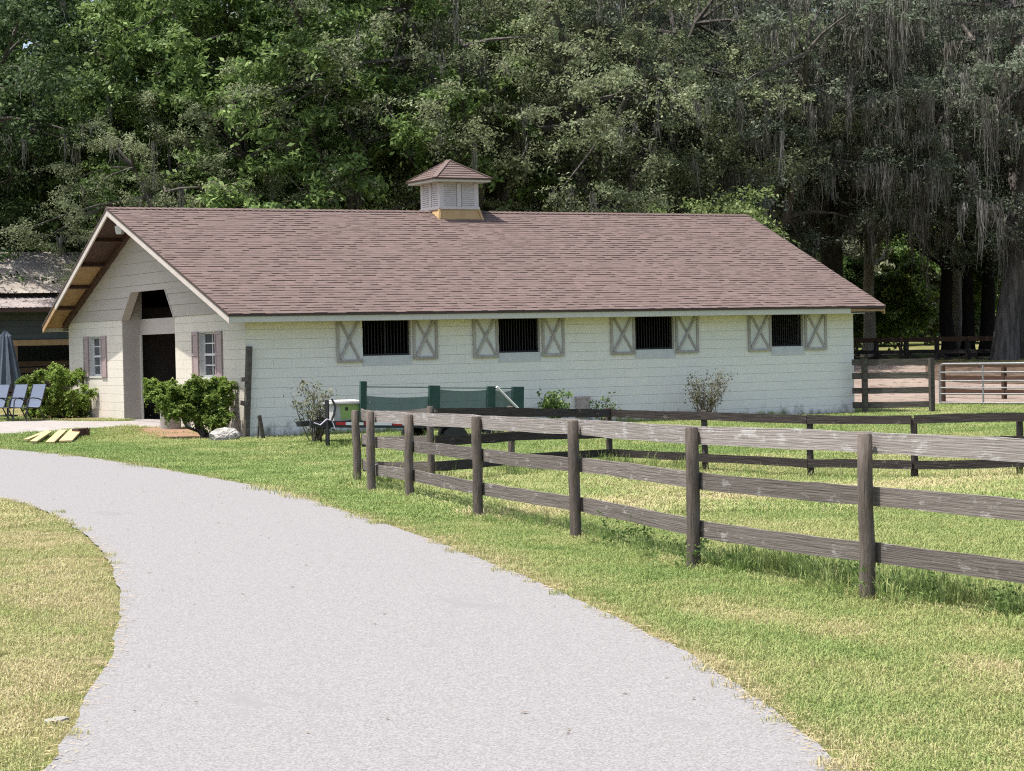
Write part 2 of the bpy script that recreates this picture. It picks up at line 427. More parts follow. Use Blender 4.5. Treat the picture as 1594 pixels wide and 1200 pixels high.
# grass blades: colour from the tuft's own dryness and each blade's own number
m, nt, N, L, P = new_mat('blade')
a1 = N.new('ShaderNodeAttribute'); a1.attribute_type = 'INSTANCER'; a1.attribute_name = 'dry'
a2 = N.new('ShaderNodeAttribute'); a2.attribute_name = 'rnd'
s1 = N.new('ShaderNodeMath'); s1.operation = 'MULTIPLY_ADD'; L.new(a2.outputs['Fac'], s1.inputs[0]); s1.inputs[1].default_value = .5
L.new(a1.outputs['Fac'], s1.inputs[2])
cr = N.new('ShaderNodeValToRGB'); e = cr.color_ramp.elements
e[0].position = 0; e[0].color = (.14, .225, .055, 1)
e[1].position = 1; e[1].color = (.56, .46, .28, 1)
for p_, c_ in ((.35, (.24, .325, .10)), (.6, (.37, .385, .15)), (.8, (.51, .445, .25))):
    k = e.new(p_); k.color = (*c_, 1)
s2 = N.new('ShaderNodeMath'); s2.operation = 'MULTIPLY'; s2.inputs[1].default_value = .6667; L.new(s1.outputs[0], s2.inputs[0])
L.new(s2.outputs[0], cr.inputs[0]); L.new(cr.outputs[0], P.inputs['Base Color'])
P.inputs['Roughness'].default_value = .6; P.inputs['Specular IOR Level'].default_value = .25
tr = N.new('ShaderNodeBsdfTranslucent'); L.new(cr.outputs[0], tr.inputs['Color'])
mx = N.new('ShaderNodeMixShader'); mx.inputs[0].default_value = .3
L.new(P.outputs[0], mx.inputs[1]); L.new(tr.outputs[0], mx.inputs[2]); L.new(mx.outputs[0], N['Material Output'].inputs['Surface']); MATS['blade'] = m

M = MATS
random.seed(7); np.random.seed(7)

#==GROUND==
xs = np.concatenate([np.linspace(-600, -60, 8), np.arange(-40, 60.1, .8), np.linspace(75, 700, 8)])
ys = np.concatenate([np.linspace(-500, -75, 6), np.arange(-60, 75.1, .8), np.linspace(90, 800, 8)])
X, Y = np.meshgrid(xs, ys)
V = np.stack([X, Y, gz(X, Y)], -1).reshape(-1, 3)
nx = len(xs); I = np.arange(len(V)).reshape(X.shape)
Q = np.stack([I[:-1, :-1], I[:-1, 1:], I[1:, 1:], I[1:, :-1]], -1).reshape(-1, 4)
tag(link('ground', arrays_mesh('ground', V, Q, M['lawn_soil'], smooth=True)), kind='structure')

ROAD_R = [(-21.5, -58), (-16.2, -47.5), (-12.6, -39.3), (-10.36, -34.29), (-9.76, -32.88), (-9.07, -31.14), (-8.67, -29.82), (-7.89, -27.07), (-7.04, -23.63), (-6.11, -19.42),
          (-5.16, -14.48), (-4.82, -10.13), (-4.78, -6.64), (-4.95, -3.4), (-5.35, 1), (-6, 8), (-7, 20), (-9, 45)]
ROAD_L = [(-25.2, -57), (-19.9, -46), (-16.3, -38.5), (-13.7, -32.8), (-13.4, -32.23), (-12.72, -30.55), (-12.08, -28.95), (-11.3, -26.75), (-10.49, -24.08), (-9.69, -20.94), (-9.04, -17.58),
          (-8.72, -15.01), (-8.62, -13.0), (-8.66, -8), (-9.1, 0), (-9.9, 8), (-11, 20), (-13, 45)]
def wobble(pts, amp, seed):
    amp = amp * .45
    rg = np.random.RandomState(seed); out = []; w = 0
    for p in pts:
        w = .9 * w + rg.randn() * amp
        j = rg.randn() * .005
        out.append((p[0] + w + j, p[1] + .3 * w))
    return out
def even(pts, n):
    P = np.array(resample(pts, .3)); s = np.concatenate([[0], np.cumsum(np.linalg.norm(np.diff(P, axis=0), axis=1))])
    t = np.linspace(0, s[-1], n)
    return [(np.interp(k, s, P[:, 0]), np.interp(k, s, P[:, 1])) for k in t]
RR = even(ROAD_R, 900); RL = even(ROAD_L, 900)
tag(sheet('driveway', wobble(RL, .014, 1), wobble(RR, .014, 2), M['asphalt'], .022, 8), kind='structure')

#==APRON==
AP_N = [at(-60, 682), at(0, 678), at(60, 674), at(130, 669), at(200, 664), at(252, 668)]
AP_F = [at(-60, 662), at(0, 657), at(60, 655), at(120, 656), at(195, 656)]
apn = even([p[:2] for p in AP_N] + [(.45, 4.45)], 30); apf = even([p[:2] for p in AP_F] + [(.45, 8.15)], 30)
tag(sheet('concrete_path', apf, apn, M['concrete'], .012, 4), kind='structure')

#==BARN==
L_, W_, C_ = 15.56, 12.67, .2032
HS, ZE, HR, OE = 2.605, 2.552, 5.161, .5
XL, PL, XR, PR = -.533, -.889, 16.127, 16.865
YM = W_ / 2
PITCH = (HR - ZE) / (YM + OE)
def roof_z(y): return HR - abs(y - YM) * PITCH
barn = thing('horse_barn', 'long cream concrete block barn with brown shingled roof and a cupola', 'barn')
WIN = [(2.645, 3.78), (5.92, 6.95), (9.42, 10.472), (13.171, 14.095)]
SILL = 8 * C_
# structural wall behind the block faces
w = MB()
edges = [0.012] + [q for p in WIN for q in p] + [L_ - .012]
w.box((.012, .012, -.3), (L_ - .012, .2, SILL - .004))
w.box((.012, .012, 12 * C_), (L_ - .012, .2, 2.43 + .02))
for k in range(0, len(edges), 2):
    w.box((edges[k] - (0.006 if 0 else -.0), .012, SILL - .004), (edges[k + 1], .2, 12 * C_))
GW = [(1.76, 2.81), (W_ - 2.81, W_ - 1.76)]
DJ = (4.39, 8.21)
def gable_core(y0, y1, z0, z1): w.box((.012, y0, z0), (.2, y1, z1))
for (a, b), (o0, o1) in (((.2, DJ[0] - .01), GW[0]), ((DJ[1] + .01, W_ - .012), GW[1])):
    gable_core(a, b, -.3, 1.235); gable_core(a, b, 2.232, HS)
    gable_core(a, o0, 1.235, 2.232); gable_core(o1, b, 1.235, 2.232)
w.box((.2, W_ - .2, -.3), (L_ - .012, W_ - .012, 2.45))                     # rear wall
w.box((L_ - .2, .2, -.3), (L_ - .012, W_ - .2, HS))                        # end wall
w.prism([(L_ - .2, 0.05, HS), (L_ - .2, W_ - .05, HS), (L_ - .2, YM, roof_z(YM) - .12)], (.19, 0, 0))
wall = w.build('wall', M['mortar'], barn)
f = MB(); f.box((.21, .21, -.28), (L_ - .21, W_ - .21, .185)); f.build('floor', M['concrete'], barn)
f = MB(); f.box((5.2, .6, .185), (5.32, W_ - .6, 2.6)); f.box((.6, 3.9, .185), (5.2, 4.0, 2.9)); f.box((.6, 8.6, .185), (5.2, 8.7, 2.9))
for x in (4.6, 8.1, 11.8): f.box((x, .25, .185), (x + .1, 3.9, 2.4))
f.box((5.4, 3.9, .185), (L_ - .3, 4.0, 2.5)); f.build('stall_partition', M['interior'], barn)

# blocks: long wall, then gable wall; the nearest three hundred singly, the rest as one part
def clip(a, b, holes):
    segs = [(a, b)]
    for h0, h1 in holes:
        segs = [s for (x0, x1) in segs for s in ((x0, min(x1, h0)), (max(x0, h1), x1)) if s[1] - s[0] > .02]
    return segs
cells = []
for r in range(12):
    z0, z1 = (r * C_, (r + 1) * C_)
    if r == 0: z0 = -.25
    x = -.2032 if r % 2 else 0
    while x < L_:
        for a, b in clip(max(x, 0), min(x + 2 * C_, L_), WIN if r >= 8 else []):
            if b - a > .03: cells.append((a, b, z0, z1))
        x += 2 * C_
rng = random.Random(3)
order = sorted(cells, key=lambda q: -((q[2] > .1) * 40 - q[0]))
single = set(order[:300])
bmeshes = {}
rest = MB()
for q in cells:
    a, b, z0, z1 = q
    g = .0022 if rng.random() < .09 else .0004
    gh = .0027
    pr = -abs(rng.gauss(0, .0012))
    if q in single:
        key = (round(b - a, 3), round(z1 - z0, 3), g)
        if key not in bmeshes:
            mb = MB(); mb.box((g, 0, gh), (key[0] - g, .016, key[1] - gh)); bmeshes[key] = mb.mesh('concrete_block', M['block_paint'])
        link('concrete_block', bmeshes[key], wall, (a, pr, z0))
    else:
        rest.box((a + g, pr, z0 + gh), (b - g, .016, z1 - gh))
tag(rest.build('remaining_block', M['block_paint'], wall), kind='stuff')
rest = MB()
for r in range(13):
    z0, z1 = r * C_, (r + 1) * C_
    if r == 0: z0 = -.25
    if r == 12: z1 = HS
    holes = [DJ] + ([GW[0], GW[1]] if 6 <= r < 11 else [])
    y = -.2032 if r % 2 else 0
    while y < W_:
        for a, b in clip(max(y, .003), min(y + 2 * C_, W_), holes):
            pr = -abs(rng.gauss(0, .001)); g = .0012
            rest.box((-.003 + pr, a + g, z0 + .002), (.016, b - g, z1 - .002))
        y += 2 * C_
tag(rest.build('gable_block', M['shaded_gable_paint'], wall), kind='stuff')
# other two sides in plain rows of blocks
rest = MB()
for r in range(12):
    z0, z1 = r * C_ - (.2 if r == 0 else 0), (r + 1) * C_
    y = .02
    while y < W_ - .02:
        rest.box((L_ - .02, y + .001, z0 + .002), (L_, min(y + .4064, W_ - .02) - .001, z1 - .002)); y += .4064
    x = .02
    while x < L_ - .02:
        rest.box((x + .001, W_ - .02, z0 + .002), (min(x + .4064, L_ - .02) - .001, W_, z1 - .002)); x += .4064
tag(rest.build('hidden_side_block', M['block_paint'], wall), kind='stuff')
mb = MB()
for x0, x1 in WIN:
    mb.box((x0 + .002, -.006, SILL - .012), (x1 - .002, .21, SILL + .012)); mb.box((x0 - .03, -.005, SILL - .19), (x1 + .03, .004, SILL - .013))
mb.build('window_sill', M['window_white'], wall)

# barred stall windows and their braced shutters
for i, (x0, x1) in enumerate(WIN):
    fr = MB()
    fr.box((x0 + .002, .10, SILL + .014), (x0 + .032, .14, 2.44)); fr.box((x1 - .032, .10, SILL + .014), (x1 - .002, .14, 2.44))
    fr.box((x0 + .032, .10, SILL + .014), (x1 - .032, .14, SILL + .05))
    if i == 0: fr.box(((x0 + x1) / 2 - .015, .09, SILL + .05), ((x0 + x1) / 2 + .015, .13, 2.44))
    fo = fr.build('stall_window', M['bar_metal'], barn)
    n = 13
    bm_ = MB(); bm_.tube([(0, 0, 0), (0, 0, .78)], .009, 6); bme = bm_.mesh('bar', M['bar_metal'], True)
    for k in range(n):
        link('bar', bme, fo, (x0 + .032 + (x1 - x0 - .064) * (k + 1) / (n + 1), .12, SILL + .03))

SH = [(2.03, 2.615), (3.815, 4.408), (5.267, 5.89), (6.982, 7.556), (8.755, 9.40), (10.487, 11.118), (12.494, 13.15), (14.111, 14.748)]
rs = random.Random(5)
for i, (x0, x1) in enumerate(SH):
    z0, z1 = 1.54 - (.03 if i == 0 else 0), 2.42
    mb = MB(); mb.box((x0 + .01, -.026, z0 + .01), (x1 - .01, -.004, z1))
    sh = mb.build('stall_shutter', M['shutter_panel'], barn)
    st = MB(); st.box((0, 0, 0), (.062, .022, z1 - z0 - .062))
    stm = st.mesh('stile', M['weathered_batten'])
    link('stile', stm, sh, (x0, -.049, z0 + .062))
    if i != 0: link('stile', stm, sh, (x1 - .062, -.049, z0 + .062))
    mb = MB(); mb.box((0, 0, 0), (x1 - x0 + (.02 if i == 0 else 0), .026, .06)); mb.build('bottom_rail', M['weathered_batten'], sh, loc=(x0, -.053, z0))
    a, b, c, d = x0 + .075, x1 - .075, z0 + .075, z1 - .02
    for k, (p, q) in enumerate((((a, -.038, d), (b, -.038, c)), ((a, -.060, c), (b, -.060, d)))):
        mb = MB(); mb.beam(p, q, .02, .052, up=(0, 1, 0)) if False else mb.beam(p, q, .052, .02, up=(0, -1, 0))
        mb.build('brace', M['weathered_batten'], sh)

# gable windows
for (y0, y1) in GW:
    fr = MB()
    X0, X1 = .10, .15
    fr.box((X0, y0, 1.235), (X1, y0 + .05, 2.232)); fr.box((X0, y1 - .05, 1.235), (X1, y1, 2.232))
    fr.box((X0, y0 + .05, 1.235), (X1, y1 - .05, 1.29)); fr.box((X0, y0 + .05, 2.18), (X1, y1 - .05, 2.232))
    fr.box((X0 - .012, y0 + .05, 1.71), (X1, y1 - .05, 1.76))
    for z in (1.49, 1.965): fr.box((X0 + .008, y0 + .05, z), (X1 - .01, y1 - .05, z + .028))
    ym = (y0 + y1) / 2
    fr.box((X0 + .006, ym - .014, 1.29), (X1 - .01, ym + .014, 1.71)); fr.box((X0 + .006, ym - .014, 1.76), (X1 - .01, ym + .014, 2.18))
    fo = fr.build('gable_window', M['window_white'], barn)
    gm = MB(); gm.box((0, 0, 0), (.006, (y1 - y0) / 2 - .064, .205)); gme = gm.mesh('pane', M['pane'])
    for a in (y0 + .05, ym + .014):
        for z in (1.287, 1.5, 1.758, 1.975): link('pane', gme, fo, (X1 - .022, a, z))
    mb = MB(); mb.box((-.02, y0 - .03, 1.20), (.1, y1 + .03, 1.237)); mb.build('sill', M['trim_paint'], fo)
    mb = MB(); mb.box((-.002, y0 - .0, 1.238), (.10, y0 + .012, 2.23)); mb.box((-.002, y1 - .012, 1.238), (.10, y1, 2.23)); mb.box((-.002, y0 + .012, 2.22), (.10, y1 - .012, 2.231))
    mb.build('reveal', M['window_white'], fo)
    for a, b in ((y0 - .41, y0 - .005), (y1 + .005, y1 + .41)):
        mb = MB(); mb.box((-.03, a, 1.225), (-.006, b, 2.235))
        so = mb.build('gable_shutter', M['mauve_shutter'], barn)
        mb = MB()
        for (z0, z1) in ((1.225, 1.30), (1.71, 1.78), (2.165, 2.235)): mb.box((-.042, a, z0), (-.0305, b, z1))
        for (c, d) in ((a, a + .06), (b - .06, b)): mb.box((-.0415, c, 1.30), (-.0303, d, 1.71)); mb.box((-.0415, c, 1.78), (-.0303, d, 2.165))
        mb.build('shutter_frame', M['mauve_shutter'], so)

# gable siding planks, clipped to the slope and round the entrance
OPEN = lambda z: None if z >= 3.24 else (DJ[0] + (4.97 - DJ[0]) * (z - HS) / (3.24 - HS), DJ[1] - (DJ[1] - 7.42) * (z - HS) / (3.24 - HS))
z = HS
step = .262
while z < HR - .2:
    zt = min(z + step, HR - .16)
    cuts = [z, zt] if not (z < 3.24 < zt) else [z, 3.24, zt]
    lo_b = YM - (HR - .10 - z) / PITCH; hi_b = YM + (HR - .10 - z) / PITCH
    lo_t = YM - max(.02, (HR - .10 - zt) / PITCH); hi_t = YM + max(.02, (HR - .10 - zt) / PITCH)
    lo_b, lo_t = max(lo_b, 0.0), max(lo_t, 0.0); hi_b, hi_t = min(hi_b, W_), min(hi_t, W_)
    def plank(pl):
        mb = MB(); n = len(pl)
        xf = lambda zz: -.026 + .016 * (zz - z) / step
        vs = [(xf(q[1]), q[0], q[1]) for q in pl] + [(.03, q[0], q[1]) for q in pl]
        mb.add(vs, [tuple(range(n)), tuple(range(2 * n - 1, n - 1, -1))] + [(k, n + k, n + (k + 1) % n, (k + 1) % n) for k in range(n)])
        mb.build('siding_plank', M['siding_paint'], barn)
    ob, ot = OPEN(z), OPEN(zt)
    e = .0015
    if ob and ot:
        plank([(lo_b, z + e), (ob[0], z + e), (ot[0], zt - e), (lo_t, zt - e)]); plank([(ob[1], z + e), (hi_b, z + e), (hi_t, zt - e), (ot[1], zt - e)])
    elif ob:
        oc = (4.97, 7.42)
        plank([(lo_b, z + e), (ob[0], z + e), (oc[0], 3.24), (oc[1], 3.24), (ob[1], z + e), (hi_b, z + e), (hi_t, zt - e), (lo_t, zt - e)])
    else:
        plank([(lo_b, z + e), (hi_b, z + e), (hi_t, zt - e), (lo_t, zt - e)])
    z += step
# entrance recess
mb = MB()
mb.box((.03, DJ[1] - .0, .1), (.5, DJ[1] + .12, 3.5)); mb.box((.03, DJ[0] - .12, .1), (.5, DJ[0], 3.5))
mb.build('entrance_jamb', M['siding_paint'], barn)
mb = MB(); mb.box((.44, DJ[0], 2.235), (.50, DJ[1], 2.61)); mb.build('lintel_board', M['siding_paint'], barn)
mb = MB(); mb.box((.43, DJ[1] - .07, .18), (.47, DJ[1], 2.235)); mb.box((.43, DJ[0], .18), (.47, DJ[0] + .07, 2.235)); mb.build('door_frame', M['trim_paint'], barn)
mb = MB(); mb.prism([(-.03, DJ[1] - .03, HS - .02), (-.03, DJ[1] + .03, HS - .02), (-.03, 7.45, 3.25), (-.03, 7.39, 3.25)], (.2, 0, 0))
mb.prism([(-.03, DJ[0] - .03, HS - .02), (-.03, DJ[0] + .03, HS - .02), (-.03, 5.0, 3.25), (-.03, 4.94, 3.25)], (.2, 0, 0)); mb.build('angled_trim', M['siding_paint'], barn)
mb = MB(); mb.box((.05, DJ[0] + .01, .16), (.6, DJ[1] - .01, .2)); mb.build('threshold', M['concrete'], barn)
# closing the loft above the aisle so that it stays dark inside
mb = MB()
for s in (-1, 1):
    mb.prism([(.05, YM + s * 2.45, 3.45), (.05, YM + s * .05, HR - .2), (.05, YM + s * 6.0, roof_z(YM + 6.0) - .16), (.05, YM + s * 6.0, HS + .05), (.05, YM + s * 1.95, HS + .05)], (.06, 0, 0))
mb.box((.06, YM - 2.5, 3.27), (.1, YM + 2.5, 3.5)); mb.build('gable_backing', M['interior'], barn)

# roof: deck, shingles, ridge caps, edges
nrm = {1: Vector((0, PITCH, 1)).normalized(), -1: Vector((0, -PITCH, 1)).normalized()}
mb = MB()
for s in (-1, 1):
    n_ = nrm[s]
    ye = YM + s * (YM + OE)
    top = [Vector((XL + .01, ye, ZE)), Vector((XR - .01, ye, ZE)), Vector((PR - .01, YM, HR)), Vector((PL + .01, YM, HR))]
    vs = [q - Vector((0, 0, .012)) for q in top] + [q - Vector((0, 0, .06)) for q in top]
    mb.add(vs, [(0, 1, 2, 3), (7, 6, 5, 4), (0, 4, 5, 1), (1, 5, 6, 2), (3, 7, 4, 0)])
roof = mb.build('roof', M['brown_wood'], barn)
def lerp(a, b, t): return a + (b - a) * t
def shingles(s, rows, seed):
    rg = random.Random(seed); mb = MB()
    ye = YM + s * (YM + OE + .02); n_ = nrm[s]
    SLOPE = Vector((0, -s * (YM + OE), HR - ZE)); sl_n = SLOPE.normalized()
    for r in range(rows):
        t0, t1 = r / rows, min(1, (r + 1.25) / rows)
        xa, xb = lerp(XL - .02, PL - .02, t0), lerp(XR + .02, PR + .02, t0)
        xa1, xb1 = lerp(XL - .02, PL - .02, t1), lerp(XR + .02, PR + .02, t1)
        x = xa - rg.random() * .3
        while x < xb:
            wd = rg.choice((.13, .16, .18, .21, .25))
            x0, x1 = max(x, xa), min(x + wd, xb)
            x += wd
            if x1 - x0 < .02: continue
            th = rg.choice((.010, .012, .018, .021))
            f0 = (x0 - xa) / (xb - xa); f1 = (x1 - xa) / (xb - xa)
            # verts: front bottom, front top, back top
            def P(xx, t, h):
                p = Vector((xx, ye - s * t * (YM + OE + .02), ZE + t * (HR - ZE))); return p + n_ * h
            X0b, X1b = lerp(xa1, xb1, f0), lerp(xa1, xb1, f1)
            a, b = P(x0, t0, -.004), P(x1, t0, -.004); c, d = P(x1, t0, th), P(x0, t0, th); e_, g_ = P(X1b, t1, .002), P(X0b, t1, .002)
            h_, i_ = P(x0, t1, -.004), P(x1, t1, -.004)
            fcs = [(0, 1, 2, 3), (3, 2, 4, 5), (0, 3, 5), (1, 4, 2)]
            mb.add([a, b, c, d, e_, g_], fcs, rg.random())
    return mb
tag(shingles(-1, 46, 1).build('shingle', M['shingle'], roof), kind='stuff')
tag(shingles(1, 46, 2).build('shingle', M['shingle'], roof), kind='stuff')
mb = MB(); x = PL - .02; rg = random.Random(4)
while x < PR + .02:
    x1 = min(x + .22, PR + .03); t = .022
    for s in (-1, 1):
        y1 = YM + s * .14
        mb.add([(x, YM, HR + .012 + t), (x1, YM, HR + .012), (x1, y1, roof_z(y1) + .014), (x, y1, roof_z(y1) + .014 + t), (x, YM, HR), (x, y1, roof_z(y1))],
               [(0, 1, 2, 3), (0, 3, 5, 4)], rg.random())
    x += .15
tag(mb.build('ridge_cap', M['shingle'], roof), kind='stuff')
# eave: dark drip edge and pale fascia board
for s in (-1, 1):
    ye = YM + s * (YM + OE)
    mb = MB(); mb.box((XL - .015, min(ye, ye + s * .028), ZE - .045), (XR + .01, max(ye, ye + s * .028), ZE - .006)); mb.build('drip_edge', M['drip_edge'], roof)
    mb = MB(); mb.box((XL + .01, min(ye - s * .03, ye + s * .004), ZE - .165), (15.12, max(ye - s * .03, ye + s * .004), ZE - .046)); mb.build('fascia', M['trim_paint'], roof)
    mb = MB(); mb.box((15.14, min(ye - s * .03, ye - s * .004), ZE - .12), (XR - .02, max(ye - s * .03, ye - s * .004), ZE - .046)); mb.build('raw_fascia', M['plywood'], roof)
    # soffit boards under the eaves
    mb = MB(); mb.box((.0, min(ye - s * .03, YM + s * (YM + .004)), 2.385), (L_, max(ye - s * .03, YM + s * (YM + .004)), 2.40)); mb.build('eave_soffit', M['trim_paint'], roof)
# rakes: two boards per slope on the front, with lookouts and soffit panels
for end, (xe, xp) in enumerate(((XL, PL), (XR, PR))):
    sg = -1 if end == 0 else 1
    for s in (-1, 1):
        ye = YM + s * (YM + OE)
        E, T = Vector((xe, ye, ZE)), Vector((xp, YM, HR))
        def rake(name, t0, t1, m_, dz0, dz1, out0, out1):
            a, b = E.lerp(T, t0), E.lerp(T, t1); mb = MB()
            o0, o1 = Vector((sg * out0, 0, 0)), Vector((sg * out1, 0, 0))
            poly = [a + o0 - Vector((0, 0, dz1)), b + o0 - Vector((0, 0, dz1)), b + o0 - Vector((0, 0, dz0)), a + o0 - Vector((0, 0, dz0))]
            mb.prism(poly, o1 - o0); return mb.build(name, m_, roof)
        if end == 0 and s == 1:
            rake('raw_rake_board', 0, .21, M['plywood'], .045, .185, -.02, .012); rake('rake_board', .212, 1, M['rake_paint'], .045, .185, -.022, .014)
        else:
            rake('rake_board', 0, 1, M['rake_paint'] if end == 0 else M['plywood'], .045, .185, -.022, .014)
        rake('rake_edge', 0, 1, M['drip_edge'], .0, .043, -.02, .026)
        xw = 0.0 if end == 0 else L_
        ks = [0, .21, .40, .59, .79, 1] if end == 0 else [0, .25, .5, .75, 1]
        for k in range(len(ks) - 1):
            a0, a1 = E.lerp(T, ks[k]), E.lerp(T, ks[k + 1])
            lo = .075
            p = [(a0.x + sg * -.022, a0.y, a0.z - lo), (a1.x + sg * -.022, a1.y, a1.z - lo), (xw, a1.y, a1.z - lo), (xw, a0.y, a0.z - lo)]
            mb = MB(); mb.prism(p, (0, 0, .014))
            mb.build('soffit_panel', M['plywood'] if (s == 1 and k < 3) else M['brown_wood'], roof)
            if k:
                mb = MB(); mb.beam((a0.x - sg * .024, a0.y, a0.z - lo - .05), (xw + sg * .02, a0.y, a0.z - lo - .05), .075, .09, up=nrm[s]); mb.build('lookout', M['brown_wood'], roof)
        a0, a1 = Vector((xw + sg * .07, ye, ZE)), Vector((xw + sg * .07, YM, HR)); a0 = a0.lerp(a1, .05)
        mb = MB(); mb.beam(a0 - Vector((0, 0, .15)), a1 - Vector((0, 0, .15)), .085, .15, up=nrm[s]); mb.build('gable_beam', M['brown_wood'], roof)
# floodlight under the peak
mb = MB(); mb.tube([(-.60, YM - .0, 4.98), (-.60, YM, 4.80)], [.05, .065], 10); mb.tube([(-.60, YM, 4.80), (-.60, YM, 4.74)], [.075, .085], 10)
fl = mb.build('floodlight', M['lamp_steel'], barn, True)
mb = MB(); mb.tube([(-.60, YM, 4.74), (-.60, YM, 4.62), (-.60, YM, 4.56)], [.125, .11, .09], 4); mb.build('lamp_shade', M['lamp_white'], fl)

# cupola
CX, CY = 7.93, YM
HB = .53
zb, zt2 = 5.20, 5.86
mb = MB(); mb.box((CX - HB + .02, CY - HB + .02, zb), (CX + HB - .02, CY + HB - .02, zt2)); cup = mb.build('cupola', M['cupola_paint'], barn)
mb = MB()
b0, b1 = HB + .10, HB + .0
zl = roof_z(CY - b0) + .02
def ring(z_, h): return [(CX - h, CY - h, z_), (CX + h, CY - h, z_), (CX + h, CY + h, z_), (CX - h, CY + h, z_)]
mb.add(ring(zl - .1, b0) + ring(zb, b1), [(0, 1, 5, 4), (1, 2, 6, 5), (2, 3, 7, 6), (3, 0, 4, 7), (4, 5, 6, 7)])
mb.build('cupola_base', M['plywood_pale'], cup)
mb = MB()
for sx in (-1, 1):
    for sy in (-1, 1): mb.beam((CX + sx * b0, CY + sy * b0, zl - .1), (CX + sx * b1, CY + sy * b1, zb), .06, .06, up=(1, 0, 0))
mb.build('base_corner', M['plywood_pale'], cup)
mb = MB()
for sx in (-1, 1):
    for sy in (-1, 1): mb.box((CX + sx * (HB - .05) - .06, CY + sy * (HB - .05) - .06, zb + .03), (CX + sx * (HB - .05) + .06, CY + sy * (HB - .05) + .06, zt2 - .02))
for s in (-1, 1):
    mb.box((CX - .055, CY + s * HB - .014, zb + .03), (CX + .055, CY + s * HB + .014, zt2 - .02)); mb.box((CX + s * HB - .014, CY - .055, zb + .03), (CX + s * HB + .014, CY + .055, zt2 - .02))
h = HB + .03
mb.box((CX - h, CY - h, zb - .01), (CX + h, CY + h, zb + .05))
mb.build('corner_trim', M['cupola_paint'], cup)
for s in (-1, 1):
    for o in (-.26, .26):
        for ax in (0, 1):
            mb = MB()
            for k in range(11):
                z_ = zb + .06 + k * .051
                if ax == 0:
                    q = [(CX + o - .18, CY + s * (HB - .018), z_), (CX + o - .18, CY + s * (HB + .014), z_ - .012), (CX + o - .18, CY + s * (HB + .012), z_), (CX + o - .18, CY + s * (HB - .018), z_ + .052)]
                    mb.prism(q, (.36, 0, 0))
                else:
                    q = [(CX + s * (HB - .018), CY + o - .18, z_), (CX + s * (HB + .014), CY + o - .18, z_ - .012), (CX + s * (HB + .012), CY + o - .18, z_), (CX + s * (HB - .018), CY + o - .18, z_ + .052)]
                    mb.prism(q, (0, .36, 0))
            mb.build('louver_panel', M['cupola_paint'], cup)
hr0 = .79; zr = 5.86
mb = MB(); mb.add(ring(zr, hr0 - .02) + ring(zr + .09, hr0 - .02), [(3, 2, 1, 0), (0, 1, 5, 4), (1, 2, 6, 5), (2, 3, 7, 6), (3, 0, 4, 7), (4, 5, 6, 7)]); mb.build('cupola_fascia', M['trim_paint'], cup)
mb = MB(); rows = 8; ap = 6.45
for r in range(rows):
    t0, t1 = r / rows, min(1, (r + 1.2) / rows)
    h0, h1 = hr0 * (1 - t0) + .02, max(.0, hr0 * (1 - t1))
    za, zb_ = zr + .075 + (ap - zr - .075) * t0, zr + .075 + (ap - zr - .075) * t1
    for q in range(4):
        Mz = Matrix.Translation((CX, CY, 0)) @ Matrix.Rotation(q * math.pi / 2, 4, 'Z')
        n = max(1, int(h0 * 2 / .3)); 
        for k in range(n):
            u0, u1 = -1 + 2 * k / n, -1 + 2 * (k + 1) / n
            vs = [(u0 * h0, -h0, za - .012), (u1 * h0, -h0, za - .012), (u1 * h0, -h0, za + .02), (u0 * h0, -h0, za + .02), (u1 * h1, -h1, zb_ + .004), (u0 * h1, -h1, zb_ + .004)]
            mb.add([Mz @ Vector(v_) for v_ in vs], [(0, 1, 2, 3), (3, 2, 4, 5)])
tag(mb.build('cupola_shingle', M['shingle'], cup), kind='stuff')
mb = MB()
for q in range(4):
    Mz = Matrix.Translation((CX, CY, 0)) @ Matrix.Rotation(q * math.pi / 2, 4, 'Z')
    mb.beam(Mz @ Vector((hr0, hr0, zr + .10)), Mz @ Vector((0, 0, ap + .015)), .12, .016)
mb.build('hip_cap', M['shingle'], cup)
mb = MB(); mb.add(ring(zr + .055, hr0 + .02) + ring(zr + .092, hr0 + .024), [(3, 2, 1, 0), (0, 1, 5, 4), (1, 2, 6, 5), (2, 3, 7, 6), (3, 0, 4, 7)]); mb.build('cupola_drip_edge', M['drip_edge'], cup)

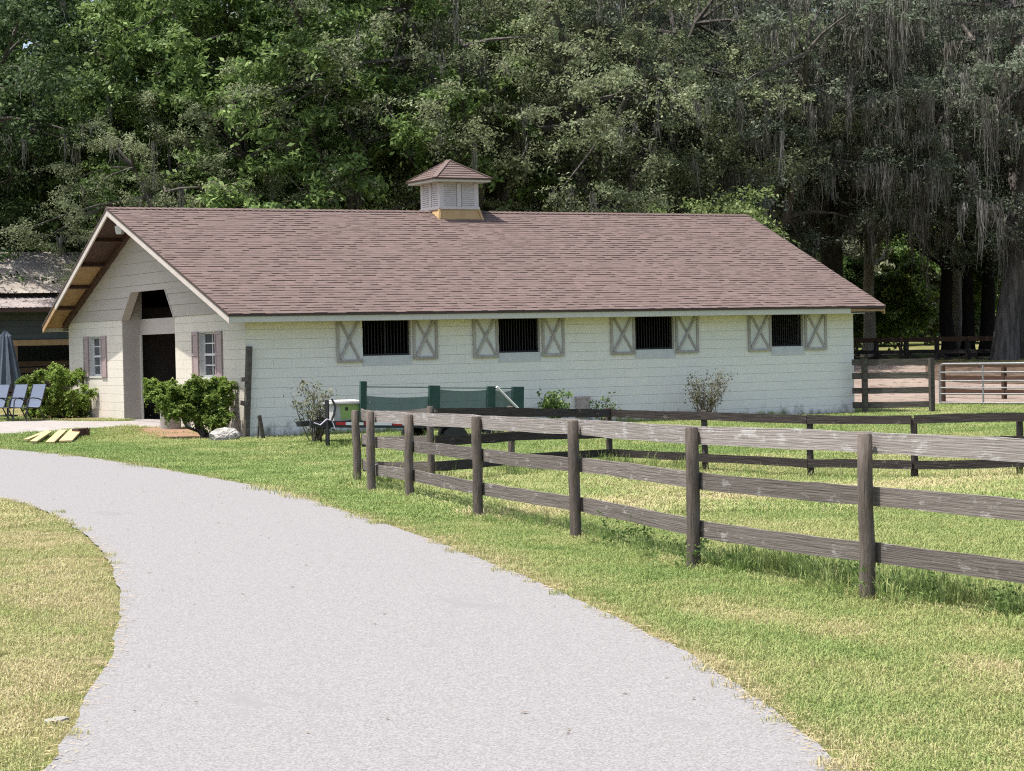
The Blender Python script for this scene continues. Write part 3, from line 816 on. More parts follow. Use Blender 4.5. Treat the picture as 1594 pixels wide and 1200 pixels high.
#==FENCES==
def board(parent, p, q, hgt, thk, m_, seed, name='board', segs=7):
    """one weathered rail on its own axis, edges a little uneven and sagging"""
    rg = random.Random(seed); p, q = Vector(p), Vector(q); X = q - p; l = X.length; X.normalize()
    Yv = Vector((0, 0, 1)).cross(X).normalized(); Z = X.cross(Yv)
    Mx = Matrix(((X.x, Yv.x, Z.x, p.x), (X.y, Yv.y, Z.y, p.y), (X.z, Yv.z, Z.z, p.z), (0, 0, 0, 1)))
    vs = []; fs = []
    sag = rg.uniform(-.012, .008); bow = rg.uniform(-.01, .01)
    for i in range(segs + 1):
        t = i / segs; s_ = 4 * t * (1 - t)
        zo = sag * s_; yo = bow * s_
        a, b = rg.uniform(-.005, .005), rg.uniform(-.005, .005)
        for (yy, zz) in ((-thk / 2, -hgt / 2 + a), (thk / 2, -hgt / 2 + a), (thk / 2, hgt / 2 + b), (-thk / 2, hgt / 2 + b)):
            vs.append((t * l, yy + yo, zz + zo))
    for i in range(segs):
        for k in range(4):
            fs.append((i * 4 + k, i * 4 + (k + 1) % 4, i * 4 + 4 + (k + 1) % 4, i * 4 + 4 + k))
    fs.append((3, 2, 1, 0)); n = segs * 4; fs.append((n, n + 1, n + 2, n + 3))
    mb = MB(); mb.add(vs, fs)
    o = mb.build(name, m_, None)
    if parent is not None:
        o.parent = parent; o.matrix_parent_inverse = WORLD[parent.name].inverted()
    o.matrix_basis = Mx; WORLD[o.name] = Mx
    return o

def round_post(parent, p, hgt, rad, m_, seed, lean=(0, 0), name='post'):
    rg = random.Random(seed); pts = []; rr = []
    for k in range(6):
        t = k / 5; pts.append((lean[0] * t + rg.uniform(-.006, .006), lean[1] * t + rg.uniform(-.006, .006), -.25 + (hgt + .25) * t)); rr.append(rad * (1.06 - .1 * t) * rg.uniform(.96, 1.04))
    pts.append((pts[-1][0], pts[-1][1], hgt + .012)); rr.append(rad * .82)
    mb = MB(); mb.tube(pts, rr, 12)
    return mb.build(name, m_, parent, True, loc=p)

# front run of the paddock fence, round the corner, then the far run
FP = [((-6.75, -34.6), 1.22), ((-6.56, -31.9), 1.22), ((-6.414, -29.311), 1.225), ((-6.242, -26.68), 1.20), ((-5.539, -23.433), 1.165), ((-5.116, -20.455), 1.13), ((-4.476, -17.288), 1.075), ((-4.334, -15.826), 1.08), ((-3.761, -14.071), 1.05)]
FP = [((at(1351, 935).x, at(1351, 935).y) if i == 2 else p, h) for i, (p, h) in enumerate(FP)]
fence = thing('paddock_fence', 'weathered grey three board paddock fence curving beside the driveway', 'fence', (-5.0, -20.0, -.13))
pts = []
for i, ((x, y), h) in enumerate(FP):
    p = Vector((x, y, gzf(x, y))); pts.append((p, h))
    round_post(fence, p, h, .057, M['post_wood'], 40 + i, (random.uniform(-.015, .015), random.uniform(-.015, .015)))
INS = Vector((.085, .02, 0))
for i in range(len(pts) - 1):
    (a, ha), (b, hb) = pts[i], pts[i + 1]
    for k, (fz, hh) in enumerate(((.95, .157), (.625, .142), (.285, .145))):
        m_ = M['fence_pale'] if (k == 0 and i < 7) or (i in (2, 3) and k == 0) else M['fence_wood']
        ins = INS if i < 7 else Vector((.085, .0, 0))
        board(fence, a + ins + Vector((0, 0, ha * fz)), b + ins + Vector((0, 0, hb * fz)), hh, .026, m_, 100 + i * 3 + k)
# the turn behind the corner post
BP = [((-3.55, -13.75), 1.04), ((-1.35, -13.3), 1.0), ((.9, -12.9), .98)]
back = [at(672, 757), at(797, 742), at(949, 728), at(1098, 737), at(1262, 747), at(1424, 750), at(1588, 746)]
back = [(p, h) for p, h in zip(back, (1.10, 1.03, .945, .965, .97, .965, .96))]
last = back[-1][0] + (back[-1][0] - back[-2][0])
back += [(Vector((last.x, last.y, gzf(last.x, last.y))), .97), ]
for i, (p, h) in enumerate(back):
    round_post(fence, p, h - (.06 if i > 3 else .0), .05, M['post_dark'] if i > 1 else M['post_wood'], 70 + i)
prev = pts[-1]
turn = [(Vector((prev[0].x + .085, prev[0].y, prev[0].z)), prev[1])] + back
for i in range(len(turn) - 1):
    (a, ha), (b, hb) = turn[i], turn[i + 1]
    d = (b - a).normalized(); sd = Vector((d.y, -d.x, 0)) * .075
    if i == 0: sd = Vector((0, -.02, 0))
    for k, fz in enumerate((.925, .58, .255)):
        hh = .125 if i > 1 else .14
        board(fence, a + (sd if i else Vector((0, 0, 0))) + Vector((0, 0, ha * fz)), b + sd + Vector((0, 0, hb * fz)), hh, .024, M['fence_dark'] if i > 0 else M['fence_wood'], 160 + i * 3 + k)

# four board fence joining the barn's far corner
pa, pb = at(1347, 645), at(1451, 643)
f3 = thing('corral_fence', 'grey green four board fence joined to the far corner of the barn', 'fence', (pa.x, pa.y, pa.z))
for p, h, i in ((pa, 1.34, 0), (pb, 1.32, 1)):
    mb = MB(); mb.box((-.06, -.045, -.25), (.06, .045, h)); mb.build('post', M['green_wood'], f3, loc=p)
start = pa + (pa - pb) * .16
for k, z_ in enumerate((1.25, .92, .57, .23)):
    q0 = start + Vector((0, .075, 0)); q1 = pb + Vector((0, .075, 0)) + (pb - pa) * .015
    board(f3, q0 + Vector((0, 0, z_)), q1 + Vector((0, 0, z_ - .015)), .145, .026, M['green_wood'], 210 + k)
# fence return running back from the gate corner
pr = [at(1386, 621), at(1390, 612)]
f4p = at(1467, 626)
# gate post, tube gate
gp_ = thing('gate_post', 'brown wooden hinge post between board fence and metal gate', 'post', tuple(f4p))
mb = MB(); mb.tube([(0, 0, -.2), (0, 0, .5), (.01, 0, 1.03)], [.10, .095, .09], 10); mb.build('bole', M['brown_rail'], gp_, True, loc=f4p)
ga, gb = at(1464, 632), at(1594, 633)
gd = (gb - ga); gd.z = 0; gd.normalize(); glen = 4.2
gate = thing('tube_gate', 'galvanised tubular farm gate with five rails beside the sand arena', 'gate', tuple(ga))
gzz = ga.z
def gpt(t, z_): return Vector((ga.x + gd.x * t, ga.y + gd.y * t, gzz + z_))
top = 1.10
mb = MB(); r_ = .028
pth = [gpt(0, .06), gpt(0, top - .12)]
for k in range(1, 6):
    w_ = k / 5 * math.pi / 2; pth.append(gpt(.12 - .12 * math.cos(w_), top - .12 + .12 * math.sin(w_)))
pth += [gpt(glen - .12, top)]
for k in range(1, 6):
    w_ = k / 5 * math.pi / 2; pth.append(gpt(glen - .12 + .12 * math.sin(w_), top - .12 + .12 * math.cos(w_)))
pth += [gpt(glen, .06)]
mb.tube(pth, r_, 8); mb.build('frame', M['galvanised'], gate, True)
for z_ in (.88, .66, .48, .32, .09):
    mb = MB(); mb.tube([gpt(.02, z_), gpt(glen - .02, z_)], .02, 8); mb.build('rail', M['galvanised'], gate, True)
mb = MB(); mb.tube([gpt(1.33, .06), gpt(1.33, top - .01)], .022, 8); mb.build('upright', M['galvanised'], gate, True)
mb = MB(); mb.tube([gpt(2.8, .06), gpt(2.8, top - .01)], .022, 8); mb.build('upright', M['galvanised'], gate, True)

# brown rail fence just beyond the gate
b0, b1 = spot(1466, 62.5), spot(1562, 61.0)
dv = (b1 - b0)
f5 = thing('arena_fence', 'brown three rail fence standing behind the metal gate', 'fence', tuple(b0))
stops = [b0 + dv * t for t in (0, 1, 2.1)]
stops = [Vector((p.x, p.y, gzf(p.x, p.y))) for p in stops]
for i, p in enumerate(stops):
    mb = MB(); mb.box((-.055, -.055, -.2), (.055, .055, 1.04)); mb.build('post', M['brown_rail'], f5, loc=p)
for i in range(2):
    for k, z_ in enumerate((.98, .60, .22)):
        board(f5, stops[i] + Vector((-.03, -.07, z_)), stops[i + 1] + Vector((0, -.07, z_)), .13, .026, M['brown_rail'], 240 + i * 3 + k, segs=4)
# dark shaded fence along the far side of the arena
f6a, f6b = spot(1318, 81), spot(1556, 77.5)
f6 = thing('far_fence', 'dark board fence with crossed rails in the shade of the trees', 'fence', tuple(f6a))
n = 5
stops = [f6a.lerp(f6b, k / n) for k in range(n + 1)]
stops = [Vector((p.x, p.y, gzf(p.x, p.y) - .55)) for p in stops]
for p in stops: mb = MB(); mb.box((-.07, -.06, -.2), (.07, .06, 1.3)); mb.build('post', M['fence_dark'], f6, loc=p)
for i in range(n):
    a, b = stops[i] + Vector((0, -.08, 0)), stops[i + 1] + Vector((0, -.08, 0))
    board(f6, a + Vector((0, 0, 1.3)), b + Vector((0, 0, 1.3)), .17, .04, M['brown_rail'], 260 + i, segs=3)
    board(f6, a + Vector((0, 0, .85)), b + Vector((0, 0, .85)), .14, .03, M['fence_dark'], 270 + i, segs=3)
    board(f6, a + Vector((0, -.03, .2)), b + Vector((0, -.03, .75)), .12, .03, M['fence_dark'], 280 + i, segs=3)
    board(f6, a + Vector((0, -.06, .75)), b + Vector((0, -.06, .2)), .12, .03, M['fence_dark'], 290 + i, segs=3)

#==ARENA==
def poly_even(us, Ds, n): return even([spot(u, D)[:2] for u, D in zip(us, Ds)], n)
tag(sheet('sand_arena', poly_even((1200, 1330, 1500, 1700, 2000), (76, 76, 73, 72, 72), 40), poly_even((1200, 1330, 1480, 1700, 2000), (60, 59.5, 57.2, 54.5, 53), 40), M['sand'], .02, 14), kind='structure')
tag(sheet('dirt_bank', poly_even((1440, 1520, 1620, 1800), (73, 72, 71, 71), 30), poly_even((1440, 1520, 1620, 1800), (68, 66.5, 66, 65), 30), M['dirt'], .03, 6), kind='structure')
tag(sheet('concrete_pad', [at(1333, 636)[:2], at(1385, 633)[:2], at(1440, 641)[:2]], [at(1333, 644)[:2], at(1385, 645)[:2], at(1446, 645)[:2]], M['concrete'], .03, 4), kind='structure')

#==SHED==
S0 = spot(40, 68)
sy = S0.y
gx = lambda u: None
sh = thing('metal_roofed_shed', 'dark blue grey shed with a pale two tier metal roof', 'shed', (S0.x, sy, S0.z))
zb0 = S0.z - .3
x0, x1 = S0.x - 4.5, S0.x + 8
eav = 3.28; 
mb = MB(); mb.box((x0, sy + .05, zb0 + 2.4), (x1, sy + .2, eav - .02)); mb.box((x0, sy + 4.6, zb0), (x1, sy + 4.8, eav + .9))
for k in range(int((eav - 2.3) / .2) + 1): mb.box((x0, sy + .03 + .001 * k, zb0 + 2.42 + k * .2), (x1, sy + .06, zb0 + 2.42 + k * .2 + .185))
mb.build('wall', M['shed_wall'], sh)
mb = MB(); mb.box((x0, sy - .02, zb0 + 2.22), (x1, sy + .14, zb0 + 2.40)); mb.build('beam', M['plywood'], sh)
def tin(name, z0, z1, ya, yb, m_):
    mb = MB(); n = int((x1 - x0 + 1.2) / .23); xs_ = x0 - .6
    for k in range(n):
        a = xs_ + k * .23
        mb.add([(a, ya, z0), (a + .19, ya, z0), (a + .19, yb, z1), (a, yb, z1)], [(0, 1, 2, 3)])
        mb.add([(a + .19, ya, z0), (a + .21, ya, z0 + .03), (a + .21, yb, z1 + .03), (a + .19, yb, z1)], [(0, 1, 2, 3)])
        mb.add([(a + .21, ya, z0 + .03), (a + .23, ya, z0), (a + .23, yb, z1), (a + .21, yb, z1 + .03)], [(0, 1, 2, 3)])
    return mb.build(name, m_, sh)
tin('lower_roof', eav, eav + .38, sy - .9, sy + 1.2, M['shed_roof_low'])
tin('upper_roof', eav + .5, eav + 2.0, sy + .9, sy + 4.9, M['shed_roof'])
mb = MB(); mb.box((x0 - .6, sy + 1.15, eav + .3), (x1 + .6, sy + 1.22, eav + .52)); mb.build('clerestory_band', M['interior'], sh)
mb = MB(); mb.box((x0 - .6, sy - .88, eav - .14), (x1 + .6, sy - .84, eav - .01)); mb.build('fascia', M['brown_wood'], sh)
for k in range(4):
    xx = x0 + .8 + k * 3.3
    mb = MB(); mb.box((xx, sy, zb0), (xx + .14, sy + .14, zb0 + 2.22)); mb.build('post', M['terrace_plank'], sh)
for k in range(7):
    mb = MB(); mb.box((S0.x - 4 + .0, sy + 1.5, S0.z + .06 + k * .2), (S0.x + 5, sy + 1.54, S0.z + .06 + k * .2 + .16)); mb.build('plank', M['terrace_plank'], sh)

#==FURNITURE==
# closed patio umbrella
U0 = at(12, 651)
um = thing('patio_umbrella', 'closed grey blue patio umbrella hanging in folds beside the chairs', 'umbrella', tuple(U0))
mb = MB(); mb.tube([U0, U0 + Vector((0, 0, 2.3))], .022, 8); mb.build('pole', M['black_steel'], um, True)
mb = MB(); n = 20; rows = [(2.22, .03), (2.1, .13), (1.7, .20), (1.2, .30), (.85, .36), (.72, .33)]
vs = []; fs = []
for j, (z_, rr) in enumerate(rows):
    for k in range(n):
        w_ = 2 * math.pi * k / n; q = rr * (1 + .22 * (k % 2) * (j > 0) - .1)
        vs.append(U0 + Vector((q * math.cos(w_), q * math.sin(w_), z_ + .05 * (k % 2))))
for j in range(len(rows) - 1):
    for k in range(n): fs.append((j * n + k, j * n + (k + 1) % n, (j + 1) * n + (k + 1) % n, (j + 1) * n + k))
mb.add(vs, fs); mb.build('canopy', M['umbrella_cloth'], um)
mb = MB(); mb.tube([U0 + Vector((0, 0, 0)), U0 + Vector((0, 0, .08)), U0 + Vector((0, 0, .1))], [.26, .26, .06], 14); mb.build('base', M['black_steel'], um, True)

def make_chair(p, rot, label):
    c = thing('patio_chair', label, 'chair', tuple(p), 'sling patio chairs on the concrete path')
    RM = Matrix.Translation(p) @ Matrix.Rotation(rot, 4, 'Z') @ Matrix.Diagonal((.9, .9, .9, 1))
    T = lambda q: RM @ Vector(q)
    prof = [(.26, .40), (.18, .39), (-.12, .37), (-.20, .40), (-.27, .55), (-.36, .80), (-.43, 1.0)]
    mb = MB(); vs = []; fs = []
    for (a, z_) in prof: vs += [T((a, -.25, z_)), T((a, .25, z_)), T((a, .25, z_ - .012)), T((a, -.25, z_ - .012))]
    for k in range(len(prof) - 1):
        for q in range(4): fs.append((k * 4 + q, k * 4 + (q + 1) % 4, k * 4 + 4 + (q + 1) % 4, k * 4 + 4 + q))
    fs += [(3, 2, 1, 0), tuple(len(vs) - 4 + q for q in range(4))]
    mb.add(vs, fs); mb.build('sling', M['sling'], c)
    for s in (-.27, .27):
        mb = MB(); mb.tube([T((a, s, z_)) for a, z_ in prof], .014, 6); mb.build('side_rail', M['black_steel'], c, True)
        arm = [(.30, s, 0), (.27, s, .3), (.24, s, .56), (.18, s, .63), (.05, s, .645), (-.15, s, .62), (-.28, s, .56)]
        mb = MB(); mb.tube([T(q) for q in arm], .016, 6); mb.build('armrest', M['black_steel'], c, True)
        mb = MB(); mb.tube([T((-.14, s, .375)), T((-.25, s, .2)), T((-.36, s, 0))], .015, 6); mb.build('leg', M['black_steel'], c, True)
    mb = MB(); mb.tube([T((.26, -.27, .38)), T((.26, .27, .38))], .013, 6); mb.build('cross_bar', M['black_steel'], c, True)
    return c
make_chair(at(44, 656), R(205), 'pale blue sling patio chair closest to the leafy shrub')
make_chair(at(16, 656), R(205), 'blue sling patio chair between the umbrella and the end chair')
make_chair(at(-12, 656), R(205), 'blue sling patio chair cut off by the edge of the photograph')

# boards drying on the grass, an upturned trough, stones
def lay_board(u0, v0, u1, v1, w_, label):
    p, q = at(u0, v0), at(u1, v1)
    o = thing('yellow_board', label, 'board', tuple(p), 'fresh yellow boards lying on the grass')
    mb = MB(); mb.beam((p.x, p.y, gzf(p.x, p.y) + .07), (q.x, q.y, gzf(q.x, q.y) + .11), w_, .03); mb.build('plank', M['fresh_board'], o)
B = [((40, 691), (74, 680), .10, 'thin yellow board lying leftmost on the grass'), ((52, 694), (76, 681), .14, 'yellow board overlapping the thin leftmost board'),
     ((78, 695), (98, 679), .17, 'yellow board third along in the row on grass'), ((102, 693), (119, 678), .26, 'widest yellow board next to the dark brown block')]
for a, b, w_, l_ in B:
    p, q = at(*a), at(*b)
    q = p + (q - p).normalized() * min(4.5, (q - p).length)
    mb = MB(); d = q - p
    mb.beam((0, 0, .08), (d.x, d.y, gzf(q.x, q.y) - gzf(p.x, p.y) + .12), w_, .035)
    o = mb.build('yellow_board', M['fresh_board'], loc=(p.x, p.y, gzf(p.x, p.y))); tag(o, l_, 'board', 'fresh yellow boards lying on the grass')
p = at(126, 681)
mb = MB(); Mx = Matrix.Rotation(.45, 4, 'Z')
mb.box((-.16, -.10, .0), (.16, .10, .19), Mx); mb.box((-.13, -.08, .19), (.13, .08, .195), Mx); mb.box((-.165, -.04, .05), (-.16, .04, .13), Mx); mb.box((.06, -.13, 0), (.085, -.105, .21), Mx)
tag(mb.build('wooden_block', M['red_brown'], loc=tuple(p)), 'dark red brown block on the grass beside yellow boards', 'block')

def rock(name, p, r, sq, m_, seed, label, cat):
    rg = np.random.RandomState(seed)
    bm = bmesh.new(); bmesh.ops.create_icosphere(bm, subdivisions=4, radius=1)
    dirs = rg.randn(14, 3); dirs /= np.linalg.norm(dirs, axis=1)[:, None]; amp = rg.uniform(.78, 1.1, 14)
    ph = rg.uniform(0, 6, (6, 3))
    for v_ in bm.verts:
        n_ = np.array(v_.co); k = 1.0
        for d_, a_ in zip(dirs, amp):
            c_ = n_ @ d_
            if c_ > .55: k = min(k, a_ * .8 / max(c_, .5) + .05)
        k += .05 * sum(math.sin(7 * n_ @ q + q[0]) for q in ph) / 3
        v_.co = Vector((n_[0] * sq[0], n_[1] * sq[1], n_[2] * sq[2] + sq[2] * .6)) * k * r
    me = bpy.data.meshes.new(name); bm.to_mesh(me); bm.free(); me.materials.append(m_)
    return tag(link(name, me, None, tuple(p)), label, cat)
rock('boulder', at(350, 688), .30, (1.1, .8, .6), M['limestone'], 3, 'pitted pale limestone boulder at the foot of the clipped shrub', 'rock')
rock('boulder', at(88, 1128), .05, (1.5, 1.0, .5), M['pale_stone'], 5, 'small white stone half buried in the dry lawn', 'rock')
rock('paper_scrap', at(1380, 938), .035, (.8, .6, 1.0), M['lid_white'], 6, 'small scrap of white litter in weeds by the fence post', 'litter')

# leaning post with two stub brackets, stake beside it
p = at(384, 684); 
lp = thing('leaning_post', 'tall grey timber post leaning at the corner of the barn', 'post', tuple(p))
q = p + Vector((.12, .05, 1.92))
mb = MB(); mb.beam(p - Vector((.02, 0, .2)), q, .10, .13, up=(0, 1, 0)); mb.build('timber', M['green_wood'], lp)
for z_, a_ in ((1.24, 0), (.72, .5)):
    mb = MB(); c_ = p.lerp(q, z_ / 1.92); mb.beam(c_ + Vector((-.03, -.04, 0)), c_ + Vector((-.17, -.04, .10 * a_)), .07, .09); mb.build('stub', M['post_wood'], lp)
p = at(408, 686); mb = MB(); mb.beam((.05, 0, -.1), (-.05, 0, .52), .07, .06, up=(0, 1, 0)); mb.beam((-.1, .02, -.1), (-.04, .05, .4), .03, .03, up=(0, 1, 0))
tag(mb.build('stake', M['green_wood'], loc=tuple(p)), 'short grey stake standing against the foot of the wall', 'stake')

# planter behind the clipped shrub
p = at(266, 669); pl_ = thing('planter', 'weathered pale concrete planter beside the barn entrance', 'planter', tuple(p))
mb = MB(); prof = [(0, .22), (.06, .225), (.5, .235), (.62, .24), (.66, .27), (.74, .27), (.74, .23), (.62, .22)]
vs = []; n = 18
for z_, rr in prof: vs += [p + Vector((rr * math.cos(2 * math.pi * k / n), rr * math.sin(2 * math.pi * k / n), z_)) for k in range(n)]
fs = [(j * n + k, j * n + (k + 1) % n, j * n + n + (k + 1) % n, j * n + n + k) for j in range(len(prof) - 1) for k in range(n)] + [tuple(range((len(prof) - 1) * n, len(prof) * n))]
mb.add(vs, fs); mb.build('bowl', M['concrete'], pl_, True)
mb = MB(); mb.tube([p + Vector((0, 0, .63)), p + Vector((0, 0, .655))], [.22, .21], 14); mb.build('soil', M['mulch'], pl_)

# mulch beds
tag(sheet('mulch_bed', even([(-.05, 9.2), (-.05, 12.6), (.3, 15)], 12), even([(-.9, 9.6), (-1.3, 12.4), (-.9, 15)], 12), M['mulch'], .03, 5), kind='structure')
tag(sheet('mulch_bed', even([(-.02, 4.2), (-.02, 2), (-.02, .1)], 12), even([(-1.2, 4.1), (-1.5, 1.6), (-.9, -.6)], 12), M['mulch'], .03, 5), kind='structure')

#==TRAILER==
J = at(509, 697)
TY = J.y
tr0 = Vector((J.x, TY, J.z))
tl = thing('utility_trailer', 'black utility trailer with green mesh sides parked along the barn wall', 'trailer', tuple(tr0))
TILT = -.045
RMt = Matrix.Translation(tr0) @ Matrix.Rotation(R(-2), 4, 'Z') @ Matrix.Rotation(R(2.3), 4, 'Y')
T = lambda a, b, c: RMt @ Vector((a, b, c))
def tbox(mb, a, b): return mb.box(a, b, RMt)
mb = MB(); tbox(mb, (-.35, -.05, .38), (5.6, .03, .50)); tbox(mb, (.45, 1.72, .38), (5.6, 1.80, .50)); tbox(mb, (.45, .03, .38), (.55, 1.72, .50)); tbox(mb, (5.5, .03, .38), (5.6, 1.72, .50))
for k in range(6): tbox(mb, (1.0 + k * .8, .03, .40), (1.06 + k * .8, 1.72, .48))
mb.beam(T(.5, 1.7, .44), T(-.5, .2, .44), .08, .1)
mb.build('chassis', M['black_steel'], tl)
for k in range(9):
    mb = MB(); tbox(mb, (.5, .03 + k * .188, .502), (5.6, .03 + k * .188 + .18, .54)); mb.build('deck_plank', M['terrace_plank'], tl)
mb = MB(); mb.tube([tr0 + Vector((0, -.04, -.05)), tr0 + Vector((0, -.04, .9))], .045, 4); mb.beam(tr0 + Vector((0, -.04, -.02)), tr0 + Vector((0, -.04, .93)), .12, .12); mb.build('jack', M['black_steel'], tl)
for k in range(9):
    mb = MB(); a = .15 + k * .58
    tbox(mb, (a, -.055, .43), (a + .2, -.0505, .485)); mb.build('red_reflector', M['tape_red'], tl)
    mb = MB(); tbox(mb, (a + .2, -.055, .43), (a + .56, -.0505, .485)); mb.build('white_reflector', M['tape_white'], tl)
for s, yy in ((0, -.02),):
    px = [.64, 2.06, 3.30, 3.84]
    for k, x_ in enumerate(px):
        mb = MB(); tbox(mb, (x_, yy - .05, .50), (x_ + (.12, .22, .16, .24)[k], yy + .03, 1.20 - (.0 if k else -.06))); mb.build('side_post', M['green_post'], tl)
    for k in range(len(px) - 1):
        mb = MB(); n = 6; vs = []; fs = []
        a, b = px[k] + (.12, .22, .16)[k], px[k + 1]
        hgt = .99 if (k == 0) else 1.13
        for q in range(n + 1):
            t = q / n; xx = a + (b - a) * t; sg = -.03 * 4 * t * (1 - t)
            vs += [T(xx, yy - .01 + .015 * math.sin(7 * t), .54), T(xx, yy - .01 + .02 * math.sin(9 * t), hgt + sg)]
        for q in range(n): fs.append((2 * q, 2 * q + 2, 2 * q + 3, 2 * q + 1))
        mb.add(vs, fs); mb.build('mesh_panel', M['green_mesh'], tl)
        mb = MB(); mb.tube([T(a, yy - .01, 1.155), T((a + b) / 2, yy - .01, 1.16), T(b, yy - .01, 1.165)], .012, 6); mb.build('top_wire', M['green_post'], tl)
for yy in (-.14, 1.78):
    for xx in (2.6, 3.4):
        mb = MB(); mb.tube([T(xx, yy, .14), T(xx, yy + .14, .14)], .29, 18); wo = mb.build('wheel', M['black_steel'], tl, True)
        mb = MB(); mb.tube([T(xx, yy - .01, .14), T(xx, yy + .02, .14)], .13, 14); mb.build('rim', M['black_steel'], wo, True)  # rim coloured black to stand in for the shadow under the trailer
    mb = MB(); tbox(mb, (2.2, yy, .44), (3.8, yy + .16, .47)); mb.build('mudguard', M['black_steel'], tl)
# box of gear at the tongue, with a white lid, cables
bx = T(.16, .06, .505)
eb = thing('equipment_box', 'lime green fronted box under a white lid on the trailer tongue', 'box', tuple(bx))
RB = Matrix.Translation(bx) @ Matrix.Rotation(R(-4), 4, 'Z')
mb = MB(); mb.box((0, 0, 0), (.62, .45, .31), RB); mb.build('case', M['lid_white'], eb)
mb = MB(); mb.box((.13, -.006, .02), (.615, -.001, .29), RB); fp_ = mb.build('front_panel', M['lime'], eb)
mb = MB(); mb.box((.22, -.010, .19), (.28, -.0065, .25), RB); mb.build('black_square', M['black_steel'], fp_)  # added dark patch for a plain black square on the panel
mb = MB(); mb.prism([RB @ Vector(q) for q in ((-.05, -.06, .315), (.70, -.06, .315), (.70, .50, .315), (-.05, .50, .315))], (0, 0, .03)); mb.prism([RB @ Vector(q) for q in ((.0, .0, .345), (.60, .0, .345), (.55, .45, .365), (.05, .45, .365))], (0, 0, .02)); mb.build('lid', M['lid_white'], eb)
mb = MB(); mb.tube([T(.05, -.08, .92), T(.12, -.1, .78), T(.09, -.1, .62), T(.04, -.09, .50), T(.09, -.1, .40)], .022, 6); tag(mb.build('cable', M['cable'], None, True), 'thick black cable hanging over the trailer jack', 'cable')
mb = MB(); mb.tube([T(-.3, -.09, .47), T(-.18, -.1, .43), T(-.05, -.1, .54), T(.05, -.1, .52), T(.10, -.12, .38)], .012, 6); tag(mb.build('cord', M['cord_pale'], None, True), 'pale lilac cord trailing across the trailer tongue', 'cord')
a_, b_ = T(3.46, -.12, 1.19), T(4.10, -.12, .62)
mb = MB(); mb.tube([a_, b_], .026, 8); tag(mb.build('plastic_pipe', M['pvc'], None, True), 'white plastic pipe leaning on the green mesh trailer side', 'pipe')

#==PLANTS==
def rand_unit(rg, n):
    v = rg.randn(n, 3); return v / np.linalg.norm(v, axis=1)[:, None]
def leaf_quads(rg, C, up, out, size, wid, vary=.45):
    """kite-shaped leaves at the points C: normals lean upward and outward"""
    n = len(C)
    N_ = rand_unit(rg, n) + up * np.array((0, 0, 1.0)) + out; N_ /= np.linalg.norm(N_, axis=1)[:, None]
    A = np.cross(N_, rand_unit(rg, n)); A /= np.linalg.norm(A, axis=1)[:, None]; B_ = np.cross(N_, A)
    s = (size * (1 + vary * (rg.rand(n) * 2 - 1)))[:, None]
    V = np.empty((n, 4, 3))
    V[:, 0] = C - A * s * .5; V[:, 1] = C + B_ * s * wid * .5 + N_ * s * .06; V[:, 2] = C + A * s * .5; V[:, 3] = C - B_ * s * wid * .5 + N_ * s * .06
    return V.reshape(-1, 3), np.arange(n * 4).reshape(-1, 4)
def clump_leaves(rg, cl, per, size, wid, flat=.6, up=.7, shell=.45):
    """cl: rows of x, y, z, radius"""
    cl = np.asarray(cl, float); wts = cl[:, 3] ** 2; cnt = np.maximum(8, (per * wts / wts.mean()).astype(int))
    idx = np.repeat(np.arange(len(cl)), cnt); n = len(idx)
    # every clump is a handful of ragged sprays that reach outward and droop a little
    m = 9
    sd = rand_unit(rg, len(cl) * m).reshape(len(cl), m, 3); sr = .25 + .6 * rg.rand(len(cl), m, 1) ** .7
    ax = sd + .5 * rand_unit(rg, len(cl) * m).reshape(len(cl), m, 3); ax[:, :, 2] -= .25
    ax /= np.linalg.norm(ax, axis=2)[:, :, None]
    j = rg.randint(0, m, n)
    d = sd[idx, j]
    along = rg.randn(n)[:, None] * .30; across = rg.randn(n, 3) * .115
    off = (d * sr[idx, j] + ax[idx, j] * along + across) * cl[idx, 3:4]; off[:, 2] *= flat
    off[:, 2] -= .12 * cl[idx, 3] * (along[:, 0] ** 2) * 4
    return leaf_quads(rg, cl[idx, :3] + off, up, d * .6, size, wid)

def limb_path(p, q, rg, sag=.0, n=5, wob=.12):
    p, q = Vector(p), Vector(q); l = (q - p).length; out = []
    for k in range(n + 1):
        t = k / n; w_ = math.sin(math.pi * t)
        out.append(p.lerp(q, t) + Vector((rg.uniform(-1, 1), rg.uniform(-1, 1), rg.uniform(-.6, .6))) * wob * w_ * l * .5 + Vector((0, 0, sag * l * w_)))
    return out

